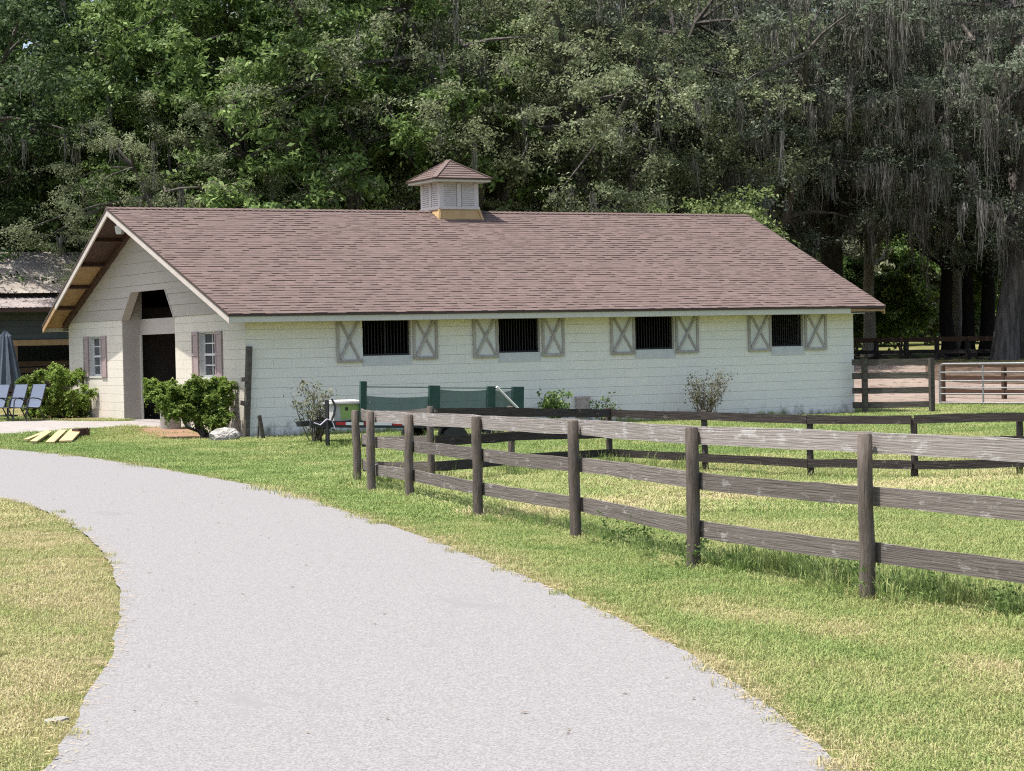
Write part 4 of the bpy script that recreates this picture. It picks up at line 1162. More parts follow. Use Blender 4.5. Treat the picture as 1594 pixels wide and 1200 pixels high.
def tree_meshes(seed, rx, rz, hc, nclump, per, leaf, wid, lm, mossy, trunk_r, bark, clump_r=(.9, 1.6), low=.0, fork=.32):
    """trunk with limbs, crown of leaf clumps and hanging moss, all as meshes about the tree's base"""
    rg = np.random.RandomState(seed); rr = random.Random(seed)
    cl = []
    tries = 0
    while len(cl) < nclump and tries < 6000:
        tries += 1
        d = rg.randn(3); d /= np.linalg.norm(d); r = rg.rand() ** .42
        lobes = 1 + .22 * math.sin(3 * math.atan2(d[1], d[0]) + seed) + .15 * math.sin(5 * d[2] + seed * 2)
        c = np.array((d[0] * rx * r * lobes, d[1] * rx * r * lobes, hc + d[2] * rz * r * lobes))
        if c[2] < low: continue
        rad = rr.uniform(*clump_r)
        if any(np.linalg.norm(c - q[:3]) < .55 * (rad + q[3]) for q in cl): continue
        cl.append(np.array((*c, rad)))
    V, Q = clump_leaves(rg, cl, per, leaf, wid)
    crown = arrays_mesh('crown', V, Q, M[lm], rg.rand(len(Q)))
    # trunk and limbs
    mb = MB(); fz = hc * fork
    lean = (rr.uniform(-.5, .5), rr.uniform(-.5, .5))
    ptr = [(0, 0, -.4), (0, 0, .1), (lean[0] * .2, lean[1] * .2, fz * .35), (lean[0] * .6, lean[1] * .6, fz * .7), (lean[0], lean[1], fz)]
    mb.tube(ptr, [trunk_r * 1.5, trunk_r * 1.22, trunk_r * 1.02, trunk_r * .95, trunk_r * 1.0], 14)
    ends = sorted(cl, key=lambda q: -np.linalg.norm((q[:3] - np.array((0, 0, hc))) / np.array((rx, rx, rz))))
    nl = 7
    main = []
    for k in range(nl):
        w_ = 2 * math.pi * (k + rr.random() * .6) / nl
        e_ = Vector((math.cos(w_) * rx * rr.uniform(.35, .6), math.sin(w_) * rx * rr.uniform(.35, .6), hc + rz * rr.uniform(-.25, .55)))
        pth = limb_path((lean[0], lean[1], fz - .1), e_, rr, rr.uniform(-.08, .1), 6)
        mb.tube(pth, [trunk_r * .62 * (1 - .75 * j / 6) for j in range(7)], 8); main.append(pth)
    for q in cl[::2] if len(cl) > 60 else cl:
        tgt = Vector(q[:3]); best = min((p_ for pth in main for p_ in pth[2:]), key=lambda p_: (p_ - tgt).length)
        pth = limb_path(best, tgt, rr, .05, 3)
        mb.tube(pth, [trunk_r * .2, trunk_r * .14, trunk_r * .09, trunk_r * .04], 5, False)
    trunk = mb.mesh('trunk', M[bark], True)
    # Spanish moss: ragged strands under the clumps
    moss = None
    if mossy:
        n = mossy; ids = rg.randint(0, len(cl), n // 15).repeat(15)
        cl_ = np.array(cl)[ids]
        base = cl_[:, :3].copy(); a = rg.rand(n // 15).repeat(15) * 6.28; rad = (rg.rand(n // 15) ** .5).repeat(15) * cl_[:, 3] * .9
        base[:, 0] += np.cos(a) * rad + rg.randn(len(base)) * .075; base[:, 1] += np.sin(a) * rad + rg.randn(len(base)) * .075
        base[:, 2] += -.12 * cl_[:, 3] + rg.randn(len(base)) * .12
        ln = (rg.gamma(2.4, .36, n // 15)).repeat(15) * (.25 + .9 * rg.rand(len(base))); ln = np.clip(ln, .2, 2.4)
        K = 5; w0 = .009 + .016 * rg.rand(len(base)); cu = rg.randn(len(base), 2) * .09; ph = rg.rand(len(base)) * 6.28; th = rg.rand(len(base)) * 3.14
        dx, dy = np.cos(th), np.sin(th)
        VV = np.empty((len(base), K + 1, 2, 3))
        for k in range(K + 1):
            t = k / K; ww = w0 * (1 - .75 * t) * (1.15 if k % 2 else .85)
            c = base + np.stack([cu[:, 0] * np.sin(4 * t + ph) * t + rg.randn(len(base)) * .02 * t, cu[:, 1] * np.cos(3.3 * t + ph) * t + rg.randn(len(base)) * .02 * t, -ln * t], 1)
            VV[:, k, 0] = c + np.stack([dx * ww, dy * ww, 0 * ww], 1); VV[:, k, 1] = c - np.stack([dx * ww, dy * ww, 0 * ww], 1)
        m_ = len(base); ix = np.arange(m_ * (K + 1) * 2).reshape(m_, K + 1, 2)
        QQ = np.stack([ix[:, :-1, 0], ix[:, :-1, 1], ix[:, 1:, 1], ix[:, 1:, 0]], -1).reshape(-1, 4)
        moss = arrays_mesh('spanish_moss', VV.reshape(-1, 3), QQ, M['moss'], rg.rand(len(QQ)))
    return trunk, crown, moss

PROTO = {
    'bright0': tree_meshes(11, 5.2, 6.6, 9.2, 120, 560, .20, .45, 'leaf_bright', 0, .30, 'bark', (.8, 1.5), 2.2),
    'bright1': tree_meshes(12, 4.6, 6.8, 9.6, 115, 560, .19, .45, 'leaf_bright', 300, .28, 'bark', (.8, 1.4), 2.4),
    'deep0': tree_meshes(13, 6.0, 6.2, 9.4, 130, 560, .15, .5, 'leaf_deep', 1200, .42, 'bark', (.9, 1.6), 2.6),
    'olive0': tree_meshes(14, 6.6, 6.2, 9.4, 150, 640, .115, .5, 'leaf_olive', 1500, .45, 'bark', (.8, 1.5), 2.6),
    'olive1': tree_meshes(15, 6.0, 6.6, 9.8, 140, 640, .115, .5, 'leaf_olive', 2400, .42, 'bark', (.8, 1.5), 2.8),
    'dark0': tree_meshes(16, 6.4, 6.0, 9.6, 125, 620, .13, .5, 'leaf_dark', 13500, .43, 'bark', (.8, 1.5), 3.4, .4),
    'dark1': tree_meshes(17, 6.0, 6.2, 9.8, 120, 620, .13, .5, 'leaf_dark', 16500, .40, 'bark', (.8, 1.5), 3.6, .42),
}
TREES = [  # column, depth, prototype, scale, turn, label
    (-330, 78, 'bright0', 1.05, 2.2, 'green broadleaf tree outside the left edge beyond the drive'),
    (-520, 84, 'olive0', 1.1, 1.2, 'olive oak well outside the left edge beyond the drive'),
    (1860, 80, 'dark0', 1.05, 4.2, 'mossy oak outside the right edge beyond the arena'),
    (-95, 73, 'deep0', 1.0, .3, 'dark green oak at the far left overhanging the metal roofed shed'),
    (55, 80, 'deep0', 1.12, 2.0, 'deep shaded oak towering above the metal shed roof'),
    (215, 76, 'bright1', 1.0, 4.1, 'green broadleaf tree rising behind the peak of the barn gable'),
    (295, 70, 'olive0', .64, 1.0, 'low olive oak just behind the front end of the barn ridge'),
    (395, 75, 'bright0', 1.08, .5, 'bright green broadleaf tree behind the front third of the barn ridge'),
    (525, 72, 'bright0', 1.06, 2.6, 'tall bright green tree to the left of the cupola'),
    (655, 88, 'olive1', 1.12, 3.3, 'pale olive oak standing back behind the cupola'),
    (735, 73, 'olive0', 1.0, 1.2, 'grey green oak right behind the cupola with drooping twigs'),
    (860, 79, 'olive1', 1.05, 5.0, 'olive grey oak spreading behind the middle of the ridge'),
    (975, 72, 'olive0', .98, 3.9, 'fine leaved olive oak to the right of the cupola'),
    (1080, 81, 'dark1', 1.05, .8, 'moss hung oak behind the far end of the barn ridge'),
    (1190, 75, 'dark0', 1.02, 2.2, 'dark oak with forked trunk behind the far roof end'),
    (1300, 85, 'dark1', 1.10, 4.4, 'shaded mossy oak beyond the far roof corner'),
    (1385, 130, 'dark0', 1.3, 1.5, 'dark oak with long moss behind the crossed rail fence'),
    (1440, 134, 'dark1', 1.35, 3.0, 'slender trunked mossy oak over the dark far fence'),
    (1564, 76, 'dark0', 1.0, .2, 'massive trunked old oak behind the metal gate'),
    (1700, 82, 'dark1', 1.1, 5.5, 'mossy oak past the right edge beyond the gate'),
]
BACKROW = [(-60, 104, 'deep0', 1.25, 1.1, 'rear row oak furthest left, behind the shed'), (120, 108, 'bright0', 1.3, 2.2, 'rear row tree glimpsed left of the barn peak'), (300, 106, 'deep0', 1.3, 3.1, 'rear row oak behind the low olive oak'),
           (450, 104, 'bright1', 1.3, .4, 'rear row green tree between the two bright trees'), (590, 110, 'olive0', 1.0, 1.9, 'rear row olive oak in the gap left of the cupola'), (740, 104, 'olive1', 1.3, 4.0, 'rear row olive oak above the cupola'),
           (880, 108, 'olive0', 1.3, .9, 'rear row oak above the middle of the ridge'), (1010, 104, 'dark1', 1.3, 2.7, 'rear row mossy oak above the sunny bush'), (1140, 122, 'dark0', 1.3, 5.1, 'rear row oak above the far end of the ridge'),
           (1270, 126, 'dark1', 1.25, 3.6, 'rear row mossy oak above the far roof slope'), (1390, 128, 'dark0', 1.3, .1, 'rear row oak above the corral fence'), (1510, 126, 'dark1', 1.3, 1.4, 'rear row mossy oak left of the massive trunk'), (1640, 124, 'dark0', 1.3, 2.9, 'rear row oak at the far right')]
def plant_tree(p, proto, sc, turn, label, group):
    tr_, cr_, mo_ = PROTO[proto]
    t = thing('oak_tree' if proto[:3] != 'bri' else 'broadleaf_tree', label, 'tree', tuple(p), group)
    t.rotation_euler = (0, 0, turn); t.scale = (sc, sc, sc)
    for nm, me in (('trunk', tr_), ('crown', cr_), ('spanish_moss', mo_)):
        if me is None: continue
        o = bpy.data.objects.new(nm, me); COL.objects.link(o); o.parent = t
        if nm == 'spanish_moss': o['kind'] = 'stuff'
        if nm == 'trunk' and 'massive' in label:
            o.material_slots[0].link = 'OBJECT'; o.material_slots[0].material = M['bark_old']
    return t
for u, D, pr_, sc, tn, lb in TREES:
    plant_tree(spot(u, D), pr_, sc, tn, lb, 'trees behind the barn')
for u, D, pr_, sc, tn, lb in BACKROW:
    plant_tree(spot(u, D), pr_, sc, tn, lb, 'rear row of trees')

# bare trunks in the shade on the right
def bare_trunk(u, D, r0, h, m_, label, lean=0.0, seed=0):
    p = spot(u, D); rg = random.Random(seed)
    t = thing('oak_tree', label, 'tree', tuple(p), 'trunks in the shade beyond the arena')
    mb = MB(); lat = Vector((_R[0], _R[1], 0)); pts_ = []; rr_ = []
    for k in range(8):
        q = k / 7; pts_.append(p + lat * (lean * q * h + rg.uniform(-.05, .05)) + Vector((0, 0, -.3 + (h + .3) * q))); rr_.append(r0 * (1.55 if k == 0 else 1.12 - .45 * q))
    mb.tube(pts_, rr_, 14)
    for k in range(5):
        a = pts_[4 + k % 3]; w_ = rg.uniform(0, 6.28); e_ = a + Vector((math.cos(w_), math.sin(w_), rg.uniform(.3, .9))) * rg.uniform(2, 3.4)
        mb.tube(limb_path(a, e_, rg, .05, 4), [r0 * .4, r0 * .3, r0 * .22, r0 * .14, r0 * .06], 7)
    mb.build('trunk', M[m_], t, True)
    rgn = np.random.RandomState(seed + 50); cl = []
    for k in range(16):
        c = pts_[-1] + Vector((rgn.randn() * 1.6, rgn.randn() * 1.6, rgn.randn() * .9 + .2)); cl.append((*c, rgn.uniform(.6, 1.1)))
    V, Q = clump_leaves(rgn, cl, 300, .13, .5)
    link('crown', arrays_mesh('crown', V, Q, M['leaf_dark'], rgn.rand(len(Q))), t)
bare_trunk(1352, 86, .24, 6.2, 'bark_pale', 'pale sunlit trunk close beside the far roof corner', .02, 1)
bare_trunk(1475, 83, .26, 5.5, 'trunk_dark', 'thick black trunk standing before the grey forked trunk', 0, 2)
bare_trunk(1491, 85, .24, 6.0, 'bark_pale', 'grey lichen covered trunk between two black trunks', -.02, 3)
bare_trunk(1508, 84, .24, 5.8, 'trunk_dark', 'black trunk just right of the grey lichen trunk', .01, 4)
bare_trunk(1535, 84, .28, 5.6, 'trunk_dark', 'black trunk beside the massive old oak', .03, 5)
bare_trunk(1592, 79, .22, 5.6, 'bark', 'slim trunk rising at the right edge beyond the gate', .0, 6)

# bushes and forest floor growth, some saplings in lightened leaf colours to pass for sunlit
def bush(name, p, w_, h_, per, leaf, wid, lm, label, cat, seed, n=26, base=.25, stems=6, wy=None, flat=.8, group=None, twig='twig'):
    rg = np.random.RandomState(seed); rr = random.Random(seed)
    t = thing(name, label, cat, tuple(p), group); cl = []
    lat = np.array((_R[0], _R[1])); dep = np.array((_F[0], _F[1])); wy = wy or w_ * .8
    for k in range(n):
        a = rg.rand() * 6.283; r = rg.rand() ** .5
        zz = rg.uniform(base, 1); k_ = math.sqrt(max(.05, 1 - ((zz - .55) / .62) ** 2))
        c = lat * math.cos(a) * r * w_ * .5 * k_ * .85 + dep * math.sin(a) * r * wy * .5 * k_ * .85
        cl.append((p[0] + c[0], p[1] + c[1], p[2] + zz * h_ * .9, rr.uniform(.13, .24) * h_ * .9))
    V, Q = clump_leaves(rg, cl, per, leaf, wid, flat)
    link('foliage', arrays_mesh('foliage', V, Q, M[lm], rg.rand(len(Q))), t)
    mb = MB()
    for k in range(stems):
        q = cl[k * len(cl) // stems]; b_ = Vector((p[0] + rr.uniform(-.08, .08) * w_, p[1] + rr.uniform(-.08, .08) * w_, p[2] - .05))
        mb.tube(limb_path(b_, q[:3], rr, .04, 4), [.03, .025, .02, .014, .007], 6)
    mb.build('stem', M[twig], t, True)
    return t
bush('bush', spot(1108, 66), 4.8, 6.2, 900, .13, .5, 'leaf_bush', 'sunny bright green bush showing over the far end of the roof', 'bush', 21, 36, .45)
bush('bush', spot(1400, 88), 2.6, 4.0, 520, .20, .55, 'leaf_shrub', 'leafy sapling coloured as if sunlit between the roof corner and dark trunks', 'bush', 22, 22, .35)  # light leaf colour stands in for sun the trees block
bush('bush', spot(1335, 88), 3.0, 4.5, 420, .20, .55, 'leaf_weed', 'yellow green sapling low behind the far roof slope', 'bush', 23, 20, .3)
bush('bush', spot(1560, 88), 3.4, 5.5, 520, .20, .55, 'leaf_weed', 'pale green sapling high behind the massive old oak', 'bush', 24, 22, .5)
rb = random.Random(61)
SAP = ('hidden behind the barn corner', 'just past the roof corner', 'by the pale sunlit trunk', 'right of the pale trunk', 'above the crossed rails', 'left of the black trunks', 'between the black trunks', 'left of the massive oak', 'right of the massive oak')
for k in range(9):
    u_ = 1290 + k * 38 + rb.uniform(-10, 10)
    bush('bush', spot(u_, rb.uniform(101, 108)), rb.uniform(3.5, 5), rb.uniform(3.2, 6.5), 260, .24, .55, rb.choice(('leaf_weed', 'leaf_shrub', 'leaf_dusty')), 'sapling coloured as if sunlit in the clearing beyond the trunks, ' + SAP[k], 'bush', 300 + k, 20, .1, 4, group='saplings in the clearing')  # brighter leaf colours picked to make up for the shade they stand in
rgu = np.random.RandomState(77); cl = []
for k in range(260):
    u = rgu.uniform(-120, 1760); D = rgu.uniform(100, 122) + (22 if u > 1100 else 0); p = spot(u, D); cl.append((p.x, p.y, p.z + rgu.rand() ** 1.2 * 7.5, rgu.uniform(1.2, 2.4)))
V, Q = clump_leaves(rgu, cl, 320, .26, .5)
tag(link('undergrowth', arrays_mesh('undergrowth', V, Q, M['leaf_deep'], rgu.rand(len(Q)))), kind='stuff')

# shrubs in front of the barn
p = at(104, 651)
bush('shrub', Vector((-.72, 11.2, gzf(-.72, 11.2))), 2.7, 1.32, 1000, .055, .5, 'leaf_shrub', 'rounded leafy shrub below the far gable window beside the chairs', 'shrub', 31, 60, .12, 12)
p = at(322, 684)
sp = thing('clipped_shrub', 'sprawling green shrub on crooked stems in front of the gable window', 'shrub', tuple(p))
rg = np.random.RandomState(33); rr = random.Random(33); cl = []
lat = Vector((_R[0], _R[1], 0)); dep = Vector((_F[0], _F[1], 0))
PX = .0135
def loc_(du, dv, dd): return p + lat * (du * PX) + Vector((0, 0, dv * PX)) + dep * dd
for k in range(105):
    du = rg.uniform(-66, 34); top_ = 94 if du > -25 else 90; bot_ = 22 if du > 8 else (28 if du > -25 else 42)
    cl.append((*loc_(du, rg.uniform(bot_, top_ - 6), rg.uniform(-.45, .45)), rg.uniform(.12, .22)))
for k in range(9): cl.append((*loc_(rg.uniform(-95, -66), rg.uniform(66, 88), rg.uniform(-.3, .3)), rg.uniform(.12, .2)))
V, Q = clump_leaves(rg, cl, 760, .052, .5, .85)
link('foliage', arrays_mesh('foliage', V, Q, M['leaf_shrub'], rg.rand(len(Q))), sp)
mb = MB()
for k in range(9):
    q = cl[k * 8]; mb.tube(limb_path(p + Vector((rr.uniform(-.1, .1), rr.uniform(-.1, .1), -.05)), q[:3], rr, .03, 5, .25), [.045, .04, .032, .025, .016, .008], 6)
mb.build('stem', M['bark'], sp, True)
# sparse plants by the long wall
def sparse(name, p, w_, h_, nst, per, leaf, lm, label, cat, seed):
    rg = np.random.RandomState(seed); rr = random.Random(seed); t = thing(name, label, cat, tuple(p)); mb = MB(); C = []
    for k in range(nst):
        a = rr.uniform(0, 6.28); e_ = Vector(p) + lat * math.cos(a) * w_ * .5 * rr.uniform(.3, 1) + dep * math.sin(a) * w_ * .35 * rr.uniform(.2, 1) + Vector((0, 0, h_ * rr.uniform(.45, 1)))
        pth = limb_path(Vector(p) + Vector((rr.uniform(-.1, .1), rr.uniform(-.05, .05), -.03)), e_, rr, .08, 5, .2)
        mb.tube(pth, [.012, .011, .009, .008, .006, .003], 5)
        for q in pth[2:]:
            for j in range(per): C.append(np.array(q) + rg.randn(3) * .06)
        for j in range(3):
            b_ = pth[2 + j]; f_ = b_ + Vector((rr.uniform(-.2, .2), rr.uniform(-.15, .15), rr.uniform(.02, .22))); mb.tube([b_, f_], [.005, .002], 4, False)
            for i in range(per): C.append(np.array(f_) + rg.randn(3) * .05)
    C = np.array(C); V, Q = leaf_quads(rg, C, .6, np.zeros((len(C), 3)), leaf, .5)
    mb.build('stem', M['twig'], t, True); link('foliage', arrays_mesh('foliage', V, Q, M[lm], rg.rand(len(Q))), t)
sparse('shrub', at(492, 690), 1.05, 1.25, 22, 5, .075, 'leaf_dusty', 'straggly half bare shrub beside the trailer jack', 'shrub', 41)
sparse('shrub', Vector((10.75, -.85, gzf(10.75, -.85))), 1.35, 1.15, 30, 6, .055, 'leaf_dusty', 'dusty sparse bush against the wall under the third and fourth windows', 'shrub', 42)
sparse('weed', Vector((6.9, -.6, gzf(6.9, -.6))), .7, .85, 16, 9, .085, 'leaf_weed', 'leafy green weed against the wall right of the trailer', 'plant', 43)
sparse('weed', Vector((8.2, -.6, gzf(8.2, -.6))), .75, .72, 9, 4, .07, 'leaf_weed', 'thin vine in front of the pale panel on the wall', 'plant', 44)
mb = MB(); mb.box((-.17, 0, .2), (.17, .05, .62)); mb.box((-.19, -.01, .6), (.19, .055, .65)); mb.box((-.15, -.008, .24), (.15, 0, .58))
tag(mb.build('pale_panel', M['crate'], loc=(7.98, -.09, gzf(8, -.1))), 'pale pinkish hatch panel propped against the block wall', 'panel')
# dry stalks by the boulder
p = at(370, 686); t = thing('dry_stalks', 'dry straw coloured stalks standing beside the leaning post', 'plant', tuple(p)); mb = MB(); rr = random.Random(9)
for k in range(9):
    b_ = p + lat * rr.uniform(-.16, .12) + Vector((0, 0, -.03)); h_ = rr.uniform(.25, .55)
    mb.tube([b_, b_ + Vector((rr.uniform(-.02, .02), 0, h_ * .6)), b_ + Vector((rr.uniform(-.05, .05), 0, h_))], [.014, .012, .003], 5)
mb.build('stalk', M['post_wood'], t)

#==GRASS==
def tuft(name, n, rad, hgt, wid, lean, seed, stalks=0):
    rg = np.random.RandomState(seed); V = []; F = []; Rn = []
    for k in range(n):
        a = rg.rand() * 6.283; r = rad * rg.rand() ** .5; x, y = r * math.cos(a), r * math.sin(a)
        h = hgt * rg.uniform(.45, 1.1); b = rg.rand() * 6.283; l = lean * h * rg.uniform(.2, 1.0); w_ = wid * rg.uniform(.6, 1.2)
        dx, dy = math.cos(b), math.sin(b); px, py = -dy, dx
        i = len(V)
        V += [(x - px * w_, y - py * w_, -.01), (x + px * w_, y + py * w_, -.01), (x + dx * l * .4 + px * w_ * .8, y + dy * l * .4 + py * w_ * .8, h * .6), (x + dx * l * .4 - px * w_ * .8, y + dy * l * .4 - py * w_ * .8, h * .6), (x + dx * l, y + dy * l, h * (1 - .25 * lean))]
        F += [(i, i + 1, i + 2, i + 3), (i + 3, i + 2, i + 4)]; q = rg.rand(); Rn += [q, q]
    me = bpy.data.meshes.new(name); me.from_pydata(V, [], F)
    at_ = me.attributes.new('rnd', 'FLOAT', 'FACE'); at_.data.foreach_set('value', np.array(Rn, dtype=np.float32))
    me.materials.append(M['blade'])
    return bpy.data.objects.new(name, me)
T_SHORT = [tuft('short_tuft', 46, .11, .055, .0028, 1.1, 1), tuft('short_tuft', 46, .11, .048, .0030, 1.4, 2), tuft('short_tuft', 40, .12, .065, .0026, .9, 3)]
T_MID = [tuft('mid_tuft', 60, .24, .075, .0055, 1.0, 4), tuft('mid_tuft', 60, .24, .085, .005, .8, 5)]
T_TALL = [tuft('tall_tuft', 34, .14, .30, .0042, .75, 6), tuft('tall_tuft', 28, .12, .40, .0036, .6, 7), tuft('tall_tuft', 50, .16, .18, .006, .9, 8)]

RLa, RRa = np.array(RL), np.array(RR)
def road_signed(x, y):
    """>0 right of the road's right edge, <0 inside or left; and the same for the left edge"""
    xr = np.interp(y, RRa[:, 1], RRa[:, 0]); xl = np.interp(y, RLa[:, 1], RLa[:, 0])
    return x - xr, xl - x
fpx = np.array([(p.x, p.y) for p, h in pts])[::-1][::-1]
o_ = np.argsort(fpx[:, 1])
def fence_off(x, y): return x - np.interp(y, fpx[o_, 1], fpx[o_, 0])
def vnoise(x, y, s, seed):
    """smooth value noise in 0..1"""
    rg = np.random.RandomState(seed); G = rg.rand(64, 64)
    u, v = x / s + 100.3, y / s + 100.7
    i, j = np.floor(u).astype(int), np.floor(v).astype(int); fu, fv = sm(u - i), sm(v - j)
    g = lambda a, b: G[a % 64, b % 64]
    return (g(i, j) * (1 - fu) + g(i + 1, j) * fu) * (1 - fv) + (g(i, j + 1) * (1 - fu) + g(i + 1, j + 1) * fu) * fv

def visible(x, y, z, mg=60):
    d = np.stack([x, y, z], 1) - CAM[None]; zz = d @ _F; u = 797 + FPX * (d @ _R2) / zz; v = 600 - FPX * (d @ _U2) / zz
    return (u > -mg) & (u < 1594 + mg) & (v > 300) & (v < 1200 + mg * 2)
inside_pts = lambda x, y: (x > -.03) & (x < L_ + .05) & (y > -.03) & (y < W_ + .05)
def in_poly(x, y, poly):
    c = np.zeros(len(x), bool); n = len(poly)
    for k in range(n):
        (x0, y0), (x1, y1) = poly[k][:2], poly[(k + 1) % n][:2]
        c ^= ((y0 > y) != (y1 > y)) & (x < (x1 - x0) * (y - y0) / ((y1 - y0) or 1e-9) + x0)
    return c
apron_poly = list(apf) + list(apn)[::-1]
mul1 = [(-.05, 9.2), (-.05, 12.6), (.3, 15), (-.9, 15), (-1.3, 12.4), (-.9, 9.6)]
mul2 = [(-.02, 4.2), (-.02, .1), (-.8, -.5), (-1.4, 1.6), (-1.2, 4.1)]
def scatter(d0, d1, dens, rg):
    """random ground points between two depths, over the width of the view and a little more"""
    hw = (1594 / 2 + 420) / FPX
    n = int(dens * hw * (d1 * d1 - d0 * d0))
    D = np.sqrt(rg.uniform(d0 * d0, d1 * d1, n)); s = rg.uniform(-hw, hw, n) * D
    x = CAM[0] + D * math.sin(YAW) + s * math.cos(YAW); y = CAM[1] + D * math.cos(YAW) - s * math.sin(YAW)
    z = gz(x, y); k = visible(x, y, z, 400) & ~inside_pts(x, y) & ~in_poly(x, y, apron_poly)
    return x[k], y[k], z[k], D[k]
def dryness(x, y):
    ro, lo = road_signed(x, y); fo = fence_off(x, y); n = vnoise(x, y, 1.1, 1); n2 = vnoise(x, y, .35, 2); n3 = vnoise(x, y, 3.0, 3)
    d = .30 + .42 * (n - .5) + .34 * (n2 - .5) + .2 * (n3 - .5)
    d = d + .5 * np.exp(-(ro / .16) ** 2) * (ro > -.2)                          # parched strip beside the asphalt
    wr = (fo < 0) & (ro > 0)
    d = d + wr * .30 * np.exp(-((fo + 1.25 + .12 * np.sin(y * .7)) / .28) ** 2) * sm((-18 - y) / 6)
    d = d + wr * .12 * sm((-22 - y) / 6)
    d = np.where(lo > -.4, .78 + .35 * (n - .5) + .4 * (n2 - .5), d)               # dry lawn inside the bend
    pd = (fo > 0) & (y < -12)
    d = np.where(pd, .50 + .4 * (n - .5) + .2 * (n2 - .5) + .32 * np.exp(-((y + 19.6 - .25 * x) / 1.1) ** 2), d)
    d = d - .18 * sm((y + 14) / 5) * (fo < 1)
    d = d + .08 * sm((y + 3) / 3)
    return np.clip(d + .03, 0, 1)

def grass_object(name, P, sc, dry, kinds, protos):
    me = bpy.data.meshes.new(name); n = len(P)
    me.vertices.add(n); me.vertices.foreach_set('co', np.ascontiguousarray(P, dtype=np.float32).ravel())
    for nm, ty, val in (('dry', 'FLOAT', dry.astype(np.float32)), ('sz', 'FLOAT', sc.astype(np.float32)), ('kd', 'INT', kinds.astype(np.int32)), ('turn', 'FLOAT', (np.random.rand(n) * 6.283).astype(np.float32))):
        a = me.attributes.new(nm, ty, 'POINT'); a.data.foreach_set('value', val)
    o = link(name, me)
    ng = bpy.data.node_groups.new(name, 'GeometryNodeTree')
    ng.interface.new_socket('Geometry', in_out='INPUT', socket_type='NodeSocketGeometry'); ng.interface.new_socket('Geometry', in_out='OUTPUT', socket_type='NodeSocketGeometry')
    N, L = ng.nodes, ng.links
    gi, go = N.new('NodeGroupInput'), N.new('NodeGroupOutput')
    iop = N.new('GeometryNodeInstanceOnPoints'); iop.inputs['Pick Instance'].default_value = True
    g2i = N.new('GeometryNodeGeometryToInstance')
    for pr_ in reversed(protos):
        oi = N.new('GeometryNodeObjectInfo'); oi.inputs['Object'].default_value = pr_; L.new(oi.outputs['Geometry'], g2i.inputs[0])
    def na(nm, ty):
        q = N.new('GeometryNodeInputNamedAttribute'); q.data_type = ty; q.inputs['Name'].default_value = nm; return q.outputs[0]
    m2p = N.new('GeometryNodeMeshToPoints')
    L.new(gi.outputs[0], m2p.inputs[0]); L.new(m2p.outputs[0], iop.inputs['Points']); L.new(g2i.outputs[0], iop.inputs['Instance'])
    L.new(na('kd', 'INT'), iop.inputs['Instance Index'])
    cx = N.new('ShaderNodeCombineXYZ'); L.new(na('turn', 'FLOAT'), cx.inputs['Z']); L.new(cx.outputs[0], iop.inputs['Rotation'])
    L.new(na('sz', 'FLOAT'), iop.inputs['Scale'])
    L.new(iop.outputs[0], go.inputs[0])
    md = o.modifiers.new('grass', 'NODES'); md.node_group = ng
    return tag(o, kind='stuff')

rg = np.random.RandomState(5)
Ps, Ss, Ds, Ks = [], [], [], []
for d0, d1, dens, k0, nk in ((9.0, 15, 330, 0, 3), (15, 24, 190, 0, 3), (24, 36, 70, 3, 2), (36, 64, 34, 3, 2)):
    x, y, z, D = scatter(d0, d1, dens, rg); ro, lo = road_signed(x, y); e = .045 * rg.randn(len(x))
    creep = -.065 * sm((vnoise(x, y, .45, 21) - .45) / .4)
    k = ((ro > creep - .02 + np.abs(e)) | (lo > creep * .7 - .0 + np.abs(e))) & ~((in_poly(x, y, mul1) | in_poly(x, y, mul2)) & (rg.rand(len(x)) > .06))
    k &= ~((D > 57) & (x > 16.5)) & ~((y > 9.3) & (x > -1.2))
    # thin where the soil shows
    dn = dryness(x, y); k &= rg.rand(len(x)) < np.where(dn > .75, .75, 1.0)
    x, y, z, D, dn, ro, lo = (q[k] for q in (x, y, z, D, dn, ro, lo))
    edge = np.minimum(np.where(ro > 0, ro, 9), np.where(lo > 0, lo, 9))
    s = (.75 + .5 * rg.rand(len(x))) * np.clip(.45 + edge * 2.2, .45, 1) * (1 + .0 * D)
    s *= np.where((fence_off(x, y) > .05) & (y < -12), 1.25, 1.0)
    z = z + .02 * ((ro < .02) & (lo < .02))
    Ps.append(np.stack([x, y, z], 1)); Ss.append(s); Ds.append(dn + .10 * rg.randn(len(x))); Ks.append(k0 + rg.randint(0, nk, len(x)))
grass_object('lawn_grass', np.concatenate(Ps), np.concatenate(Ss), np.clip(np.concatenate(Ds), 0, 1), np.concatenate(Ks), T_SHORT + T_MID)
# rank growth along the fence, round its posts, at the wall foot and under the trailer
Ps, Ss, Ds, Ks = [], [], [], []
def strip(poly, dens, wdt, s0, s1, dry, off=0.0):
    for a, b in zip(poly[:-1], poly[1:]):
        a, b = np.array(a[:2]), np.array(b[:2]); l = np.linalg.norm(b - a); n = int(l * dens); t = rg.rand(n)
        nn = np.array((-(b - a)[1], (b - a)[0])) / l
        q = a + (b - a) * t[:, None] + nn * ((rg.randn(n) * wdt) + off)[:, None]
        keep = vnoise(q[:, 0], q[:, 1], .9, 9) > .30
        q = q[keep]; n = len(q)
        Ps.append(np.stack([q[:, 0], q[:, 1], gz(q[:, 0], q[:, 1])], 1)); Ss.append(rg.uniform(s0, s1, n)); Ds.append(np.clip(dry + .16 * rg.randn(n), 0, 1)); Ks.append(rg.randint(0, 3, n))
FL = [p for (p, h) in pts]
strip(FL[0:4], 90, .17, .3, 1.0, .30, -.34)
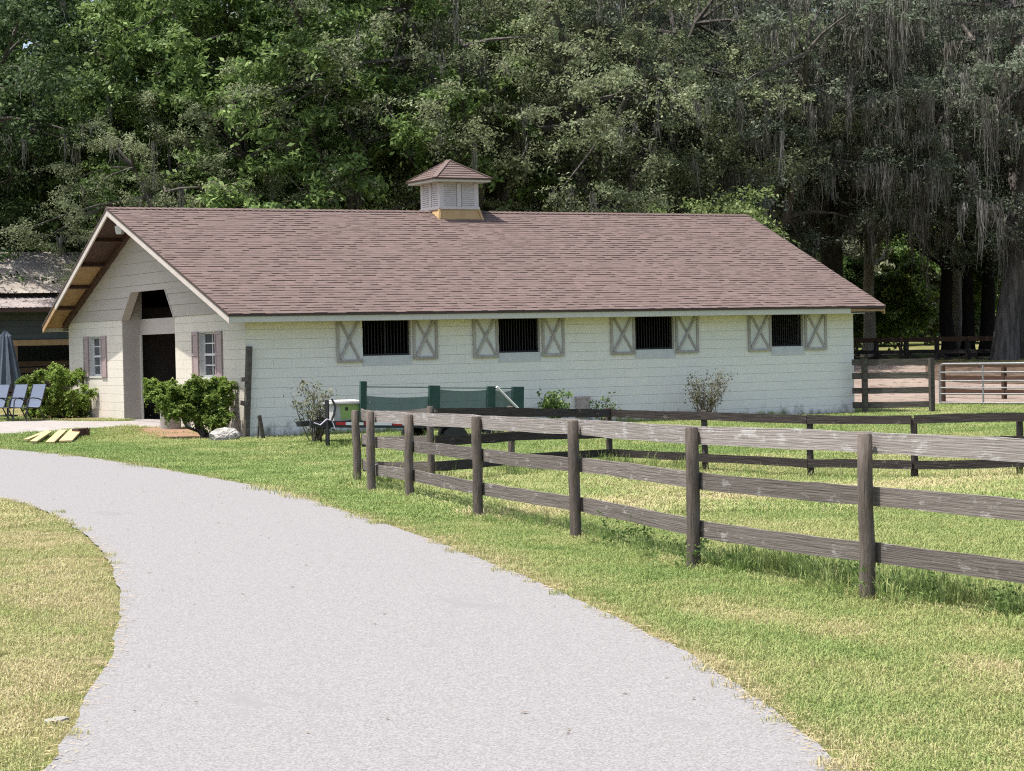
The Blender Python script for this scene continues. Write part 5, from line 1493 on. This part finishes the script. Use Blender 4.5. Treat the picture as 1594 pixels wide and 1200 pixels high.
strip(FL[0:4], 22, .3, .25, .7, .5, -.5)
strip(FL[3:9], 34, .14, .25, .65, .22, -.2)
bk = [p for (p, h) in back]
strip([FL[-1]] + bk[:4], 30, .3, .5, 1.1, .3); strip(bk[3:], 22, .35, .35, .8, .5)
strip([(0.2, -.25), (15.4, -.25)], 26, .12, .4, .8, .35); strip([T(.2, -.3, 0), T(5.6, -.3, 0)], 26, .3, .5, 1.0, .2)
for p, h in pts: strip([p + Vector((-.10, .06, 0)), p + Vector((.14, .06, 0))], 50, .05, .25, .45, .3)
grass_object('tall_grass', np.concatenate(Ps), np.concatenate(Ss), np.concatenate(Ds), np.concatenate(Ks), T_TALL)
C = []
for a, b in zip(FL[0:4], FL[1:5]):
    for k in range(26):
        t = rg.rand(); q = a + (b - a) * t + Vector((.25 + .22 * rg.randn(), 0, 0)); hh = rg.uniform(.10, .38)
        if vnoise(np.array([q.x]), np.array([q.y]), .9, 9)[0] < .35: continue
        for j in range(26):
            w_ = rg.rand(); C.append((q.x + rg.randn() * .055 * (1 - .4 * w_), q.y + rg.randn() * .055, gzf(q.x, q.y) + hh * w_))
C = np.array(C); V, Q = leaf_quads(rg, C, .5, np.zeros((len(C), 3)), .048, .42)
tag(link('fence_weeds', arrays_mesh('fence_weeds', V, Q, M['leaf_weed'], rg.rand(len(Q)))), kind='stuff')
# loose straw along the asphalt edge and fallen leaves on the drive
V_, Q_ = [], []
def litter(x, y, l, w_, ang, lift):
    c_, s_ = np.cos(ang), np.sin(ang); z = gz(x, y) + lift
    n0 = sum(len(q) for q in V_)
    v = np.stack([np.stack([x - c_ * l, y - s_ * l, z + .002], 1), np.stack([x + s_ * w_, y - c_ * w_, z + .006], 1), np.stack([x + c_ * l, y + s_ * l, z + .004], 1), np.stack([x - s_ * w_, y + c_ * w_, z + .007], 1)], 1).reshape(-1, 3)
    V_.append(v); Q_.append(np.arange(len(x) * 4).reshape(-1, 4) + n0)
for pts_, sg_, dens in ((RRa, 1, 90), (RLa, -1, 50)):
    k_ = (pts_[:, 1] > -36) & (pts_[:, 1] < -4); pp = pts_[k_]
    n = int(len(pp) * .13 * dens); ii = rg.randint(0, len(pp) - 1, n); t = rg.rand(n)[:, None]; q = pp[ii] * (1 - t) + pp[ii + 1] * t
    off = np.abs(rg.randn(n)) * .07 * np.where(rg.rand(n) < .5, 1, -.8); q[:, 0] += off * sg_
    keep = vnoise(q[:, 0], q[:, 1], .5, 31) > .35; q = q[keep]; n = len(q)
    litter(q[:, 0], q[:, 1], .018 + .03 * rg.rand(n), np.full(n, .0028), rg.rand(n) * 6.28, .026)
tag(link('straw_litter', arrays_mesh('straw_litter', np.concatenate(V_), np.concatenate(Q_), M['straw'])), kind='stuff')
V_, Q_ = [], []
n = 60; yy = -34.5 + 30 * rg.rand(n) ** 1.3; t = rg.rand(n); xx = np.interp(yy, RLa[:, 1], RLa[:, 0]) * (1 - t) + np.interp(yy, RRa[:, 1], RRa[:, 0]) * t
litter(xx, yy, .012 + .016 * rg.rand(n), .006 + .006 * rg.rand(n), rg.rand(n) * 6.28, .026)
tag(link('fallen_leaves', arrays_mesh('fallen_leaves', np.concatenate(V_), np.concatenate(Q_), M['dead_leaf'])), kind='stuff')
